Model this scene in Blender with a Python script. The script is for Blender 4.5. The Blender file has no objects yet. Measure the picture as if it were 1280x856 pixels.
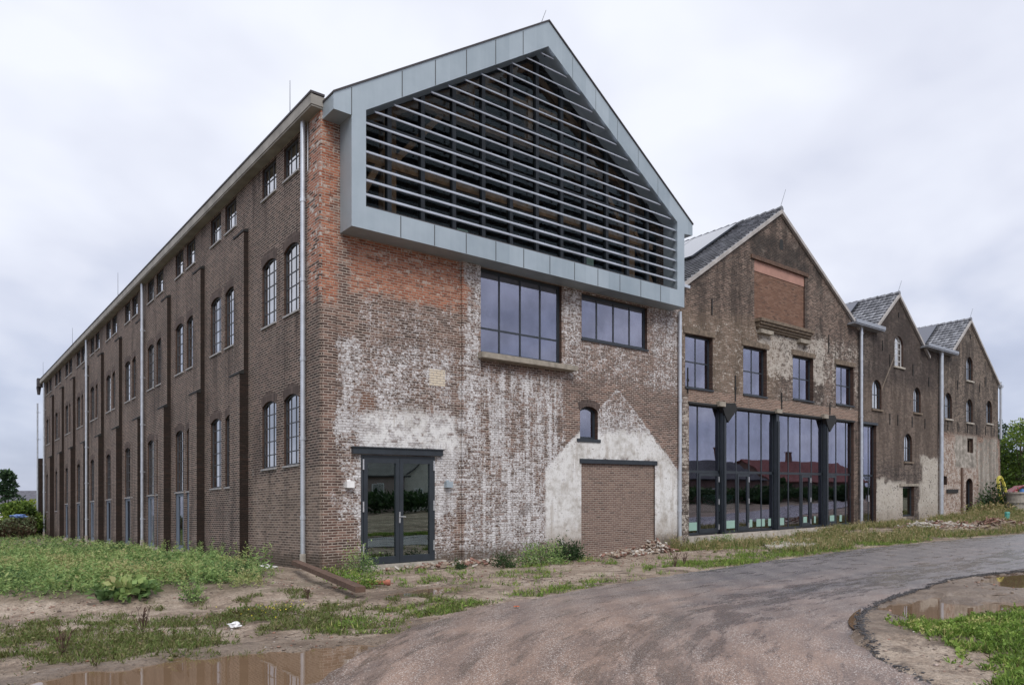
import bpy, bmesh, math, random
import numpy as np
from mathutils import Vector, Matrix, noise
from mathutils.geometry import tessellate_polygon
random.seed(7); rng=np.random.default_rng(11)
S=bpy.context.scene; COL=S.collection; R=math.radians
# ------------------------------------------------------------------ frame
# world axes: x runs along the street front, y runs back along the long side wall,
# the origin is the warehouse corner at ground level. The whole site falls gently
# to one side (FALL per metre across); every root and mesh gets that fall at the end.
FALL=0.0229; RX,RY=0.77295,-0.63447
def W(X,Y):
    dx,dy=X+4.548,Y-17.6
    return dx*RX+dy*0.63447, dx*RY+dy*0.77295
RIGID=set()
# ------------------------------------------------------------------ node helper
class X:
    def __init__(s,nt,k): s.nt=nt; s.k=k
    def _m(s,op,*a,clamp=False):
        n=s.nt.nodes.new('ShaderNodeMath'); n.operation=op; n.use_clamp=clamp
        for i,q in enumerate(a):
            if isinstance(q,X): s.nt.links.new(q.k,n.inputs[i])
            else: n.inputs[i].default_value=float(q)
        return X(s.nt,n.outputs[0])
    def __add__(s,o): return s._m('ADD',s,o)
    __radd__=__add__
    def __sub__(s,o): return s._m('SUBTRACT',s,o)
    def __rsub__(s,o): return s._m('SUBTRACT',o,s)
    def __mul__(s,o): return s._m('MULTIPLY',s,o)
    __rmul__=__mul__
    def __truediv__(s,o): return s._m('DIVIDE',s,o)
    def floor(s): return s._m('FLOOR',s)
    def fract(s): return s._m('FRACT',s)
    def mod(s,o): return s._m('MODULO',s,o)
    def abs(s): return s._m('ABSOLUTE',s)
    def mn(s,o): return s._m('MINIMUM',s,o)
    def mx(s,o): return s._m('MAXIMUM',s,o)
    def sat(s): return s._m('ADD',s,0,clamp=True)
    def pw(s,o): return s._m('POWER',s,o)
    def sm(s,a,b):
        n=s.nt.nodes.new('ShaderNodeMapRange'); n.interpolation_type='SMOOTHSTEP'
        s.nt.links.new(s.k,n.inputs[0])
        if a<b: n.inputs[1].default_value=a; n.inputs[2].default_value=b; n.inputs[3].default_value=0; n.inputs[4].default_value=1
        else: n.inputs[1].default_value=b; n.inputs[2].default_value=a; n.inputs[3].default_value=1; n.inputs[4].default_value=0
        return X(s.nt,n.outputs[0])
def col(c): return (c[0],c[1],c[2],1)
class NT:
    def __init__(s,name):
        s.m=bpy.data.materials.new(name); s.m.use_nodes=True; s.nt=s.m.node_tree
        s.b=s.nt.nodes['Principled BSDF']
    def set(s,sock,v):
        if isinstance(v,X): s.nt.links.new(v.k,s.b.inputs[sock])
        elif isinstance(v,(tuple,list)): s.b.inputs[sock].default_value=col(v)
        else: s.b.inputs[sock].default_value=v
    def uv(s):
        n=s.nt.nodes.new('ShaderNodeUVMap'); n.uv_map='UV'
        q=s.nt.nodes.new('ShaderNodeSeparateXYZ'); s.nt.links.new(n.outputs[0],q.inputs[0])
        return X(s.nt,q.outputs[0]),X(s.nt,q.outputs[1])
    def pos(s,kind='Object'):
        n=s.nt.nodes.new('ShaderNodeTexCoord'); return X(s.nt,n.outputs[kind])
    def wpos(s):
        n=s.nt.nodes.new('ShaderNodeNewGeometry'); return X(s.nt,n.outputs['Position'])
    def sep(s,v):
        q=s.nt.nodes.new('ShaderNodeSeparateXYZ'); s.nt.links.new(v.k,q.inputs[0]); return [X(s.nt,o) for o in q.outputs]
    def vec(s,x,y,z=0):
        n=s.nt.nodes.new('ShaderNodeCombineXYZ')
        for i,q in enumerate((x,y,z)):
            if isinstance(q,X): s.nt.links.new(q.k,n.inputs[i])
            else: n.inputs[i].default_value=q
        return X(s.nt,n.outputs[0])
    def noise(s,v,scale,detail=3,rough=.55,dist=0):
        n=s.nt.nodes.new('ShaderNodeTexNoise'); s.nt.links.new(v.k,n.inputs['Vector'])
        n.inputs['Scale'].default_value=scale; n.inputs['Detail'].default_value=detail
        n.inputs['Roughness'].default_value=rough; n.inputs['Distortion'].default_value=dist
        return X(s.nt,n.outputs[0])
    def white(s,v):
        n=s.nt.nodes.new('ShaderNodeTexWhiteNoise'); n.noise_dimensions='3D'; s.nt.links.new(v.k,n.inputs['Vector']); return X(s.nt,n.outputs[0])
    def voro(s,v,scale,out=0,feat='F1'):
        n=s.nt.nodes.new('ShaderNodeTexVoronoi'); n.feature=feat; s.nt.links.new(v.k,n.inputs['Vector']); n.inputs['Scale'].default_value=scale
        return X(s.nt,n.outputs[out])
    def attr(s,name):
        n=s.nt.nodes.new('ShaderNodeAttribute'); n.attribute_name=name; return X(s.nt,n.outputs['Fac'])
    def orand(s):
        n=s.nt.nodes.new('ShaderNodeObjectInfo'); return X(s.nt,n.outputs['Random'])
    def mix(s,f,a,b):
        n=s.nt.nodes.new('ShaderNodeMix'); n.data_type='RGBA'
        if isinstance(f,X): s.nt.links.new(f.k,n.inputs[0])
        else: n.inputs[0].default_value=f
        for i,q in ((6,a),(7,b)):
            if isinstance(q,X): s.nt.links.new(q.k,n.inputs[i])
            else: n.inputs[i].default_value=col(q)
        return X(s.nt,n.outputs[2])
    def ramp(s,f,stops):
        n=s.nt.nodes.new('ShaderNodeValToRGB'); s.nt.links.new(f.k,n.inputs[0]); e=n.color_ramp.elements
        while len(e)<len(stops): e.new(.5)
        for i,(p,c) in enumerate(stops): e[i].position=p; e[i].color=col(c)
        return X(s.nt,n.outputs[0])
    def bump(s,h,dist=.01,st=1.):
        n=s.nt.nodes.new('ShaderNodeBump'); n.inputs['Distance'].default_value=dist; n.inputs['Strength'].default_value=st
        s.nt.links.new(h.k,n.inputs['Height']); s.nt.links.new(n.outputs[0],s.b.inputs['Normal'])
# ------------------------------------------------------------------ materials
def simple(name,c,rough=.6,metal=0,var=.15,scale=3,bump=0,spec=None,c2=None):
    n=NT(name); p=n.pos(); f=n.noise(p,scale,4)
    c2=c2 or tuple(q*(1-var) for q in c); hi=tuple(min(1,q*(1+var)) for q in c)
    n.set('Base Color',n.ramp(f,[(.3,c2),(.7,hi)])); n.set('Roughness',n.noise(p,scale*3,3)*.25+(rough-.12)); n.set('Metallic',metal)
    if spec is not None: n.set('Specular IOR Level',spec)
    if bump: n.bump(n.noise(p,scale*12,4),bump)
    return n.m
def brickmat(name,ramp,mortar,over=None,bl=.22,bh=.065,mw=.0065,dirt=.35,rough=.85,mdist=1.,soft=.006):
    n=NT(name); u,z=n.uv(); P=n.vec(u,z)
    wob=n.noise(P,5,2)-.5; wob2=n.noise(P,30,2)-.5
    zz=z+wob*.012*mdist+wob2*.006*mdist; uu=u+wob*.02+wob2*.01*mdist
    row=(zz/bh).floor(); par=(row*.5).fract()
    xs=uu/bl+par+n.white(n.vec(row,3,1))*.12
    r=n.white(n.vec(xs.floor(),row,7)); r2=n.white(n.vec(xs.floor(),row,19))
    fx=xs.fract(); fz=(zz/bh).fract()
    d=((fx.mn(1-fx))*bl).mn((fz.mn(1-fz))*bh)
    mort=d.sm(mw+soft,mw)
    big=n.noise(P,.55,4,.6); med=n.noise(P,2.2,4,.6); fine=n.noise(P,45,3)
    c=n.ramp((r*.75+med*.5-.12).sat(),ramp)
    c=n.mix(r2.sm(.86,.97)*.45,c,(.030,.024,.022))
    c=n.mix((fine.sm(.5,.75)*.14).sat(),c,(.33,.28,.24))
    c=n.mix(mort,c,n.mix(med,tuple(q*.7 for q in mortar),mortar))
    c=n.mix(big.sm(.45,.72)*dirt,c,(.035,.028,.026))
    h=(1-mort)*.7+r*.15+fine*.35; k=mort*0
    if over:
        c,k=over(n,u,z,P,c,r,r2,mort,big,med,fine); h=h*(1-k)+k*(fine*.4+med*.5)
    n.set('Base Color',c); n.set('Roughness',rough); n.set('Specular IOR Level',.3)
    n.bump(h,.012,.8)
    return n.m
def box(n,u,z,a,b,c,d,s=.25):
    return u.sm(a-s,a+s)*u.sm(b+s,b-s)*z.sm(c-s,c+s)*z.sm(d+s,d-s)
DARK=[(0.,(.016,.011,.011)),(.3,(.035,.024,.022)),(.6,(.075,.048,.041)),(.85,(.13,.083,.069)),(1.,(.24,.165,.14))]
BROWN=[(0.,(.035,.02,.017)),(.35,(.085,.046,.036)),(.7,(.16,.088,.067)),(1.,(.30,.20,.16))]
RED=[(0.,(.17,.055,.032)),(.4,(.30,.10,.055)),(.75,(.40,.155,.09)),(1.,(.46,.26,.18))]
PLAIN=[(0.,(.12,.075,.062)),(.5,(.155,.098,.078)),(1.,(.19,.125,.10))]
def over_side(n,u,z,P,c,r,r2,mort,big,med,fine):
    wu=u+(n.noise(P,1.2,3)-.5)*.6; wz=z+(med-.5)*.7
    redm=((box(n,wu,wz,-2,.62,6.5,12,.12))*(r.sm(.1,.3)*.8+.2)).sat()
    rc=n.ramp((r*.7+med*.5-.1).sat(),RED)
    rc=n.mix(mort,rc,(.36,.30,.26)); rc=n.mix((n.noise(P,9,3)+r2*.3).sm(.72,.85),rc,(.5,.47,.44))
    c=n.mix(redm,c,rc)
    # paler, newer brick low down beside the pipe
    low=box(n,wu,wz,-1,4.6,-1,2.35,.12)*.55
    c=n.mix(low*(1-mort),c,n.ramp(r,[(0,(.10,.07,.055)),(1,(.30,.225,.175))]))
    ef=(n.noise(n.vec(u*3,z*.8),1,4)).sm(.6,.78)*z.sm(3.5,.2)*.35
    c=n.mix(ef,c,(.36,.32,.29))
    st=n.noise(n.vec(u*1.6,z*.22),1,5,.65); c=n.mix(st.sm(.50,.66)*.5,c,(.022,.016,.015)); c=n.mix(st.sm(.46,.34)*.18,c,(.30,.25,.22))
    c=n.mix(n.noise(P,7,4,.7).sm(.58,.72)*.5,c,(.02,.015,.014))
    base=(z+(med-.5)*.9).sm(.5,.05)*.65; c=n.mix(base,c,(.045,.038,.028)); sl=(n.noise(P,2.6,5,.7)).sm(.60,.70)*z.sm(5.2,2.6)*.4; c=n.mix(sl,c,(.38,.34,.31))
    return c,mort*0
def over_front(n,u,z,P,c,r,r2,mort,big,med,fine):
    n1=n.noise(P,.9,5,.6); n2=n.noise(P,3.4,5,.65); n3=n.noise(P,11,4,.65)
    wu=u+(n1-.5)*1.1+(n2-.5)*.35; wz=z+(n2-.5)*.9+(n1-.5)*.4
    # orange-red repair brick
    rd=(box(n,wu,wz,-2,.42,6.4,12,.1)+box(n,wu,wz,.72,4.15,6.75,9.2,.14)+box(n,wu,wz,.5,1.2,7.6,9.2,.3)*.5).sat()
    rc=n.ramp((r*.7+n2*.55-.12).sat(),RED); rc=n.mix(mort,rc,(.34,.27,.22)); rc=n.mix((n3+r2*.35).sm(.78,.9)*.8,rc,(.48,.42,.37))
    rd=rd*((r2+n2).sm(.25,.5))
    rc=n.mix(n.noise(P,7,4,.7).sm(.52,.68)*.65,rc,(.07,.04,.032)); c=n.mix(rd,c,rc)
    # limewash, worn through brick by brick
    streak=n.noise(n.vec(u*5.5,z*.35),1,4,.6)
    L=box(n,wu,wz,.45,4.2,-1,5.9,.45)*.50
    L=L.mx(box(n,wu,wz,.30,1.05,2.6,5.6,.12)*.58)
    L=L.mx(box(n,wu,wz,.9,4.15,5.2,7.0,.5)*.42)
    L=L.mx(box(n,wu,wz,.2,4.15,1.0,3.9,.35)*.72)
    L=L.mx(box(n,wu,wz,4.05,4.75,-1,8.6,.1)*.56)
    L=L.mx(box(n,wu,wz,4.6,8.2,-1,5.35,.3)*(streak*.75+.18))
    L=L.mx(box(n,wu,wz,4.6,7.0,-1,2.4,.3)*.58)
    L=L.mx(box(n,wu,wz,7.9,13.9,4.2,8.4,.5)*.43)
    L=L.mx(box(n,wu,wz,7.7,8.9,5,8.4,.3)*.52)
    L=L.mx(box(n,wu,wz,11.8,13.9,3,8.4,.3)*.50)
    L=L*(1-box(n,wu,wz,-1,.95,-1,3.2,.2)*.3)
    # ghost of a lean gable that once stood against the wall
    xs=u+(n2-.5)*.28+(n3-.5)*.10; zs=z+(n2-.5)*.24+(n3-.5)*.10
    g=(5.1-(xs-10.37).abs()*.83)-zs
    inside=g.sm(-.03,.05)*xs.sm(7.1,7.25)*xs.sm(13.6,13.5)
    above=(1-inside)*box(n,u,z,7.9,14,-1,5.2,.3)
    L=L*(1-above*.45)
    L=L.mx(inside*(z.sm(5.4,2.6)*.25+.44))
    line=(g.abs()).sm(.09,.03)*box(n,u,z,7.1,13.6,2.4,5.3,.1)
    L=L.mx(line*.6)
    n4=n.noise(P,32,3,.7)
    n5=n.noise(n.vec(u*.7,z*1.2),20,4,.75)
    m=L+(n2-.5)*.45+(n3-.5)*.75+(n5-.5)*1.25+(n4-.5)*.5+(r-.5)*.10+(n1-.5)*.35+(streak-.5)*.35
    wm=m.sm(.45,.66)*(1-rd)
    wm=wm*(1-mort*(1-n3.sm(.38,.5))*.55)
    wm=(wm*(r2.sm(.02,.10)*.7+.3))
    wc=n.ramp((n2*.6+streak*.5-.05).sat(),[(.25,(.30,.285,.28)),(.42,(.50,.485,.49)),(.62,(.68,.672,.685))])
    c=n.mix(wm,c,wc)
    c=n.mix(mort*wm*.45,c,(.2,.17,.15)); c=n.mix(n5.sm(.47,.40)*(L.sm(.3,.5))*.6,c,(.10,.072,.062))
    c=n.mix(n.noise(P,16,4,.7).sm(.56,.70)*(1-wm)*.45,c,(.40,.33,.28)); c=n.mix(n.noise(n.vec(u*.9+4,z*.9),1.3,5,.65).sm(.56,.7)*.5*(1-rd),c,(.10,.075,.065))
    # smooth cement render
    pl=((inside*n3.sm(.36,.46)+inside*(1-n3.sm(.36,.46))*(g.sm(.1,.7)))*((box(n,wu,wz,7.1,8.75,-1,3.6,.1)+box(n,wu,wz,12.25,14,-1,3.35,.1)+box(n,wu,wz,8.6,12.4,2.75,3.75,.12)).sat()))
    pl=(pl+box(n,wu,wz,1.2,4.0,2.9,3.9,.2)*n2.sm(.4,.55)).sat()
    pc=n.ramp((n1*.5+n2*.6-.08).sat(),[(.25,(.33,.31,.29)),(.38,(.50,.485,.465)),(.48,(.66,.655,.65)),(1,(.76,.76,.76))])
    pc=n.mix(wz.sm(1.3,-.2)*.8,pc,(.26,.205,.155)); pc=n.mix(n3.sm(.60,.70)*.6,pc,(.20,.17,.15)); pl=pl*(1-n4.sm(.60,.66)*n2.sm(.42,.56)*.85); pl=pl*(1-(n2*.7+n3*.5).sm(.66,.74)*.9); pc=n.mix((n2*.5+n4*.55).sm(.50,.40)*.45,pc,(.27,.24,.22)); pc=n.mix(n.noise(n.vec(u*3,z*.5),1.2,5,.7).sm(.52,.66)*.5,pc,(.30,.25,.205))
    c=n.mix(pl,c,pc)
    # cream patch and brown hole
    c=n.mix(box(n,u+(n3-.5)*.08,z,3.05,3.55,4.62,5.05,.02)*((1-mort)*.9+.1),c,(.62,.54,.42))
    c=n.mix(box(n,wu,wz,.95,1.5,3.85,4.25,.1)*(1-mort),c,(.15,.075,.05))
    c=n.mix(n3.sm(.62,.75)*.35,c,(.13,.10,.085))
    damp=(z+(n3-.5)*.7).sm(.42,.0)*.8*n2.sm(.25,.5); c=n.mix(damp,c,(.085,.065,.048))
    return c,pl*.9
def grime(n,u,z,P,c):
    st=n.noise(n.vec(u*1.3,z*.25),1,5,.65); k=n.noise(P,5,5,.72); q=n.noise(P,1.1,5,.65)
    c=n.mix(st.sm(.44,.60)*.62,c,(.020,.016,.015)); c=n.mix(k.sm(.50,.63)*.6,c,(.02,.016,.014)); return n.mix(q.sm(.56,.68)*k.sm(.40,.5)*.35,c,(.34,.29,.25))
def over_b2(n,u,z,P,c,r,r2,mort,big,med,fine):
    c=grime(n,u,z,P,c)
    n1=n.noise(P,.8,5,.6); n2=n.noise(P,3,5,.65); n3=n.noise(P,10,4,.65); streak=n.noise(n.vec(u*4,z*.3),1,4)
    wu=u+(n1-.5)*1.4; wz=z+(n1-.5)*1.2+(n2-.5)*.4
    L=box(n,wu,wz,13,27.5,5.2,8.4,.5)*.40
    L=L.mx(box(n,wu,wz,18.3,24,6.2,8.5,.35)*.60)
    L=L.mx(box(n,wu,wz,22,27.5,6,8.8,.6)*(streak*.5+.22))
    L=L.mx(box(n,u,z,13.4,14.3,-1,5.2,.1)*.5)
    n4=n.noise(P,32,3,.7)
    wm=(L+(n2-.5)*.5+(n3-.5)*.9+(n4-.5)*.8+(r-.5)*.14).sm(.45,.62)
    c=n.mix(n4.sm(.52,.7)*.25,c,(.32,.26,.215)); c=n.mix(n.noise(P,14,4,.7).sm(.55,.7)*.5,c,(.045,.03,.025))
    tan=box(n,wu,wz,13,20,5.3,8.4,.5)*.35
    c=n.mix(tan*(1-mort),c,(.26,.185,.12))
    wc=n.ramp(n2,[(.3,(.34,.30,.26)),(.7,(.56,.52,.47))])
    c=n.mix(wm*.85,c,wc)
    blk=(box(n,u+(n2-.5)*.4,z+(n2-.5)*.3,18.2,23.5,11.0,12.1,.25)*n1.sm(.35,.55)+(n.noise(P,1.5,4)).sm(.6,.75)*.3)
    c=n.mix((blk*.75).sat(),c,(.028,.024,.022))
    nb=box(n,u,z,14.1,27.0,4.98,5.47,.02)
    c=n.mix(nb,c,n.mix(mort,n.ramp(r,[(0,(.12,.07,.05)),(1,(.26,.16,.12))]),(.33,.28,.24)))
    return c,mort*0
def over_b3(n,u,z,P,c,r,r2,mort,big,med,fine):
    c=grime(n,u,z,P,c)
    n1=n.noise(P,.8,5,.6); n2=n.noise(P,3,5,.65); n3=n.noise(P,10,4,.65)
    wz=z+(n1-.5)*1.2+(n2-.5)*.5; wu=u+(n1-.5)*.9
    c=n.mix(box(n,wu,wz,28.5,36,7.1,13,.4)*.62*n1.sm(.3,.5),c,(.038,.028,.025))
    c=n.mix(box(n,wu,wz,26,36.4,3,7,.6)*.35*(1-mort),c,(.19,.135,.10))
    ln=((z-(6.4+(u-29.2)*1.25)).abs()).sm(.09,.03)*box(n,u,z,29.0,31.3,6.0,8.8,.1); c=n.mix(ln*.6,c,(.28,.23,.18))
    pl=(box(n,wu,wz,28.9,32.2,-1,2.3,.1)+box(n,wu,wz,33.8,36.5,-1,3.5,.1)+box(n,wu,wz,28,30.6,-1,1.6,.1)).sat()*(1-box(n,u,z,30.5,34.2,2.15,3.1,.15))
    pc=n.ramp((n1*.4+n2*.6).sat(),[(.3,(.22,.195,.165)),(.5,(.42,.385,.34)),(.75,(.56,.53,.49))])
    pc=n.mix(n3.sm(.54,.66)*.6,pc,(.17,.145,.12)); pl=pl*(1-(n2*.7+n3*.5).sm(.64,.72)*.85); pc=n.mix(z.sm(1.2,.1)*.5,pc,(.16,.125,.095))
    c=n.mix(pl,c,pc); return c,pl*.9
def over_b4(n,u,z,P,c,r,r2,mort,big,med,fine):
    c=grime(n,u,z,P,c)
    n1=n.noise(P,.8,5,.6); n2=n.noise(P,3,5,.65); n3=n.noise(P,10,4,.65); st=n.noise(n.vec(u*2,z*.3),1,4)
    wz=z+(n2-.5)*.5; wu=u+(n1-.5)*1.3
    c=n.mix(box(n,wu,wz,36,46,-1,4.9,.2)*(1-mort),c,n.ramp(r,[(0,(.17,.085,.06)),(1,(.38,.27,.21))]))
    wh=(n2*.5+n3*.6).sm(.5,.62)*box(n,u,z,36,42,-1,4.6,.4)*.8; c=n.mix(wh,c,(.5,.46,.42))
    pl=(box(n,wu,z,38.6,42.0,3.0,4.88,.12)+box(n,wu,z,43.0,45.6,1.7,4.88,.12)+box(n,wu,wz,42.2,44.6,-1,4.6,.1)).sat()
    pc=n.ramp((st*.6+n2*.5).sat(),[(.35,(.11,.098,.083)),(.5,(.20,.18,.155)),(.68,(.42,.39,.35))]); pc=n.mix(n3.sm(.56,.68)*.5,pc,(.10,.085,.07)); pl=pl*(1-(n2*.7+n3*.5).sm(.62,.70)*.9)
    c=n.mix(pl,c,pc); return c,pl*.9
M={}
M['side']=brickmat('brick_side',DARK,(.41,.335,.285),over_side,mw=.0075)
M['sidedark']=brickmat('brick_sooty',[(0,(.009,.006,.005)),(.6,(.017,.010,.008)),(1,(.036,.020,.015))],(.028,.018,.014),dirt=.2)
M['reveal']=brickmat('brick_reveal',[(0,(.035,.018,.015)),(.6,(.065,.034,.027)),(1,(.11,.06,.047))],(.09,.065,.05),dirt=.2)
M['arch']=brickmat('brick_arch',[(0,(.05,.035,.032)),(.6,(.085,.06,.053)),(1,(.14,.10,.09))],(.16,.125,.11),bl=.065,bh=.24)
M['front']=brickmat('brick_front',BROWN,(.46,.39,.34),over_front,mdist=1.3)
M['b2']=brickmat('brick_gable',[(0,(.026,.016,.014)),(.35,(.072,.044,.036)),(.7,(.15,.094,.076)),(1,(.30,.22,.175))],(.30,.25,.21),over_b2,mdist=1.3)
M['b3']=brickmat('brick_brown',[(0,(.020,.015,.014)),(.4,(.060,.042,.036)),(1,(.20,.15,.125))],(.23,.195,.17),over_b3)
M['b4']=brickmat('brick_greybrown',[(0,(.03,.022,.018)),(.4,(.09,.065,.052)),(1,(.25,.19,.15))],(.27,.23,.195),over_b4)
M['infill']=brickmat('brick_new',[(0,(.13,.082,.068)),(.5,(.165,.105,.085)),(1,(.22,.15,.12))],(.40,.345,.30),mdist=.25,dirt=.05,mw=.005)
def over_inf2(n,u,z,P,c,r,r2,mort,big,med,fine): return c,mort*0
M['infill2']=brickmat('brick_new_red',[(0,(.13,.065,.043)),(.5,(.185,.095,.062)),(1,(.24,.14,.10))],(.17,.12,.095),mdist=.25,dirt=.05,mw=.004)
M['zinc']=simple('zinc_cladding',(.35,.41,.455),.40,.3,.10,1.0,spec=.6)
M['zincpipe']=simple('zinc_pipe',(.52,.55,.60),.40,.6,.12,4)
M['slat']=simple('louvre_metal',(.47,.51,.60),.36,.25,.16,1.5)
def zincmat():
    n=NT('zinc_panels'); p=n.pos(); x,y,z=n.sep(p); st=n.noise(n.vec(x*3,y*3,z*.35),1.5,4,.6); f=n.noise(p,1.1,3); pr=n.white(n.vec((x+.18).floor(),1,2))
    c=n.ramp((f*.5+st*.3+pr*.25).sat(),[(.3,(.27,.325,.365)),(.8,(.40,.46,.505))]); n.set('Base Color',c); n.set('Metallic',.35); n.set('Roughness',f*.2+st*.15+.22); n.bump(n.noise(p,1.6,2),.02,.5); return n.m
M['zinc']=zincmat()
M['seam']=simple('seam_dark',(.06,.065,.07),.6)
M['frame']=simple('anthracite_frame',(.022,.028,.036),.42,0,.2,4)
M['palegrey']=simple('pale_frame',(.45,.45,.46),.5)
M['doorblue']=simple('slate_blue_frame',(.115,.145,.19),.5,0,.15,3)
M['steel']=simple('window_steel',(.04,.043,.05),.5,0,.2,6)
M['wood']=simple('old_timber',(.24,.16,.10),.8,0,.35,4,.004)
M['woodgrey']=simple('weathered_timber',(.15,.115,.085),.85,0,.4,7,.006)
M['woodrust']=simple('rusty_beam',(.10,.058,.04),.8,0,.4,9,.006)
M['stone']=simple('stone_sill',(.27,.24,.20),.85,0,.3,6,.005)
M['greysill']=simple('grey_sill',(.34,.33,.33),.7,0,.2,6)
M['conc']=simple('old_concrete',(.36,.33,.29),.85,0,.3,5,.006)
M['cornice']=simple('cornice_paint',(.29,.275,.25),.75,0,.22,2.5,.003)
M['roofedge']=simple('roof_edge',(.05,.045,.05),.7)
M['pink']=simple('pink_concrete',(.36,.20,.16),.8,0,.12,3)
M['iron']=simple('wall_iron',(.012,.012,.012),.7)
M['inside']=simple('dark_interior',(.035,.035,.035),.9)
M['ceil']=simple('interior_ceiling',(.06,.06,.06),.9)
M['verge']=simple('verge_render',(.36,.34,.33),.8,0,.2,3)
M['sticker']=simple('pale_green_paper',(.26,.40,.35),.6,0,.05)
M['steelbright']=simple('bright_steel',(.65,.65,.66),.3,.8,.05)
M['white']=simple('white_paint',(.75,.75,.75),.5,0,.1)
M['leadroof']=simple('lead_sheet',(.3,.32,.36),.4,.4,.1)
M['tealglass']=simple('teal_glass_panel',(.20,.32,.33),.25,0,.5,8)
def glassmat(name,base,refl,tint):
    n=NT(name); nt=n.nt; out=nt.nodes['Material Output']; nt.nodes.remove(n.b)
    tr=nt.nodes.new('ShaderNodeBsdfTransparent'); tr.inputs[0].default_value=col(tint)
    gl=nt.nodes.new('ShaderNodeBsdfGlossy'); gl.inputs['Roughness'].default_value=.012; pass
    lw=nt.nodes.new('ShaderNodeLayerWeight'); lw.inputs[0].default_value=.5
    p=n.pos(); bm=nt.nodes.new('ShaderNodeBump'); bm.inputs['Distance'].default_value=.012; bm.inputs['Strength'].default_value=.25
    nt.links.new(n.noise(p,.9,1).k,bm.inputs['Height']); nt.links.new(bm.outputs[0],gl.inputs['Normal'])
    dn=n.noise(p,1.3,4,.6)*.7+n.noise(p,.35,2)*.5; rc_=n.mix(dn.sm(.4,.8),tuple(q*.72 for q in refl),refl); nt.links.new(rc_.k,gl.inputs[0])
    f=X(nt,lw.outputs['Facing']).pw(3.)*.6+base
    mx=nt.nodes.new('ShaderNodeMixShader'); nt.links.new(f.k,mx.inputs[0]); nt.links.new(tr.outputs[0],mx.inputs[1]); nt.links.new(gl.outputs[0],mx.inputs[2])
    nt.links.new(mx.outputs[0],out.inputs[0]); return n.m
M['glass']=glassmat('coated_glass',.36,(.80,.78,.95),(.42,.52,.50))
M['glassdoor']=glassmat('door_glass',.34,(.82,.92,.9),(.42,.52,.50))
M['glassold']=glassmat('old_glass',.22,(.95,.95,1.),(.5,.5,.5))
M['glassside']=glassmat('side_glass',.55,(1.,1.,1.),(.3,.3,.3))
M['glassdark']=glassmat('shaded_glass',.012,(.5,.62,.68),(.80,.80,.79))
def tilemat():
    n=NT('glazed_roof_tiles'); u,z=n.uv(); P=n.vec(u,z)
    row=(z/.29).floor(); fz=(z/.29).fract(); xs=u/.24+(row*.5).fract()*.0; fx=xs.fract()
    r=n.white(n.vec(xs.floor(),row,5))
    c=n.ramp(r,[(0,(.13,.135,.15)),(.6,(.24,.245,.27)),(1,(.34,.35,.38))])
    e=fz.sm(.16,.02).mx(fx.sm(.14,.03)); c=n.mix(e*.85,c,(.008,.008,.01))
    n.set('Base Color',c); n.set('Roughness',.28); n.set('Specular IOR Level',.8)
    n.bump((fz*.6)+((fx-.5).abs()*-1.4),.06,1.); return n.m
M['tiles']=tilemat()
def panelmat():
    n=NT('solar_glass'); n.set('Base Color',(.03,.035,.06)); n.set('Roughness',.12); n.set('Specular IOR Level',1.); n.set('Coat Weight',.6); n.set('Coat IOR',1.6); return n.m
M['solar']=panelmat()
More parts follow.
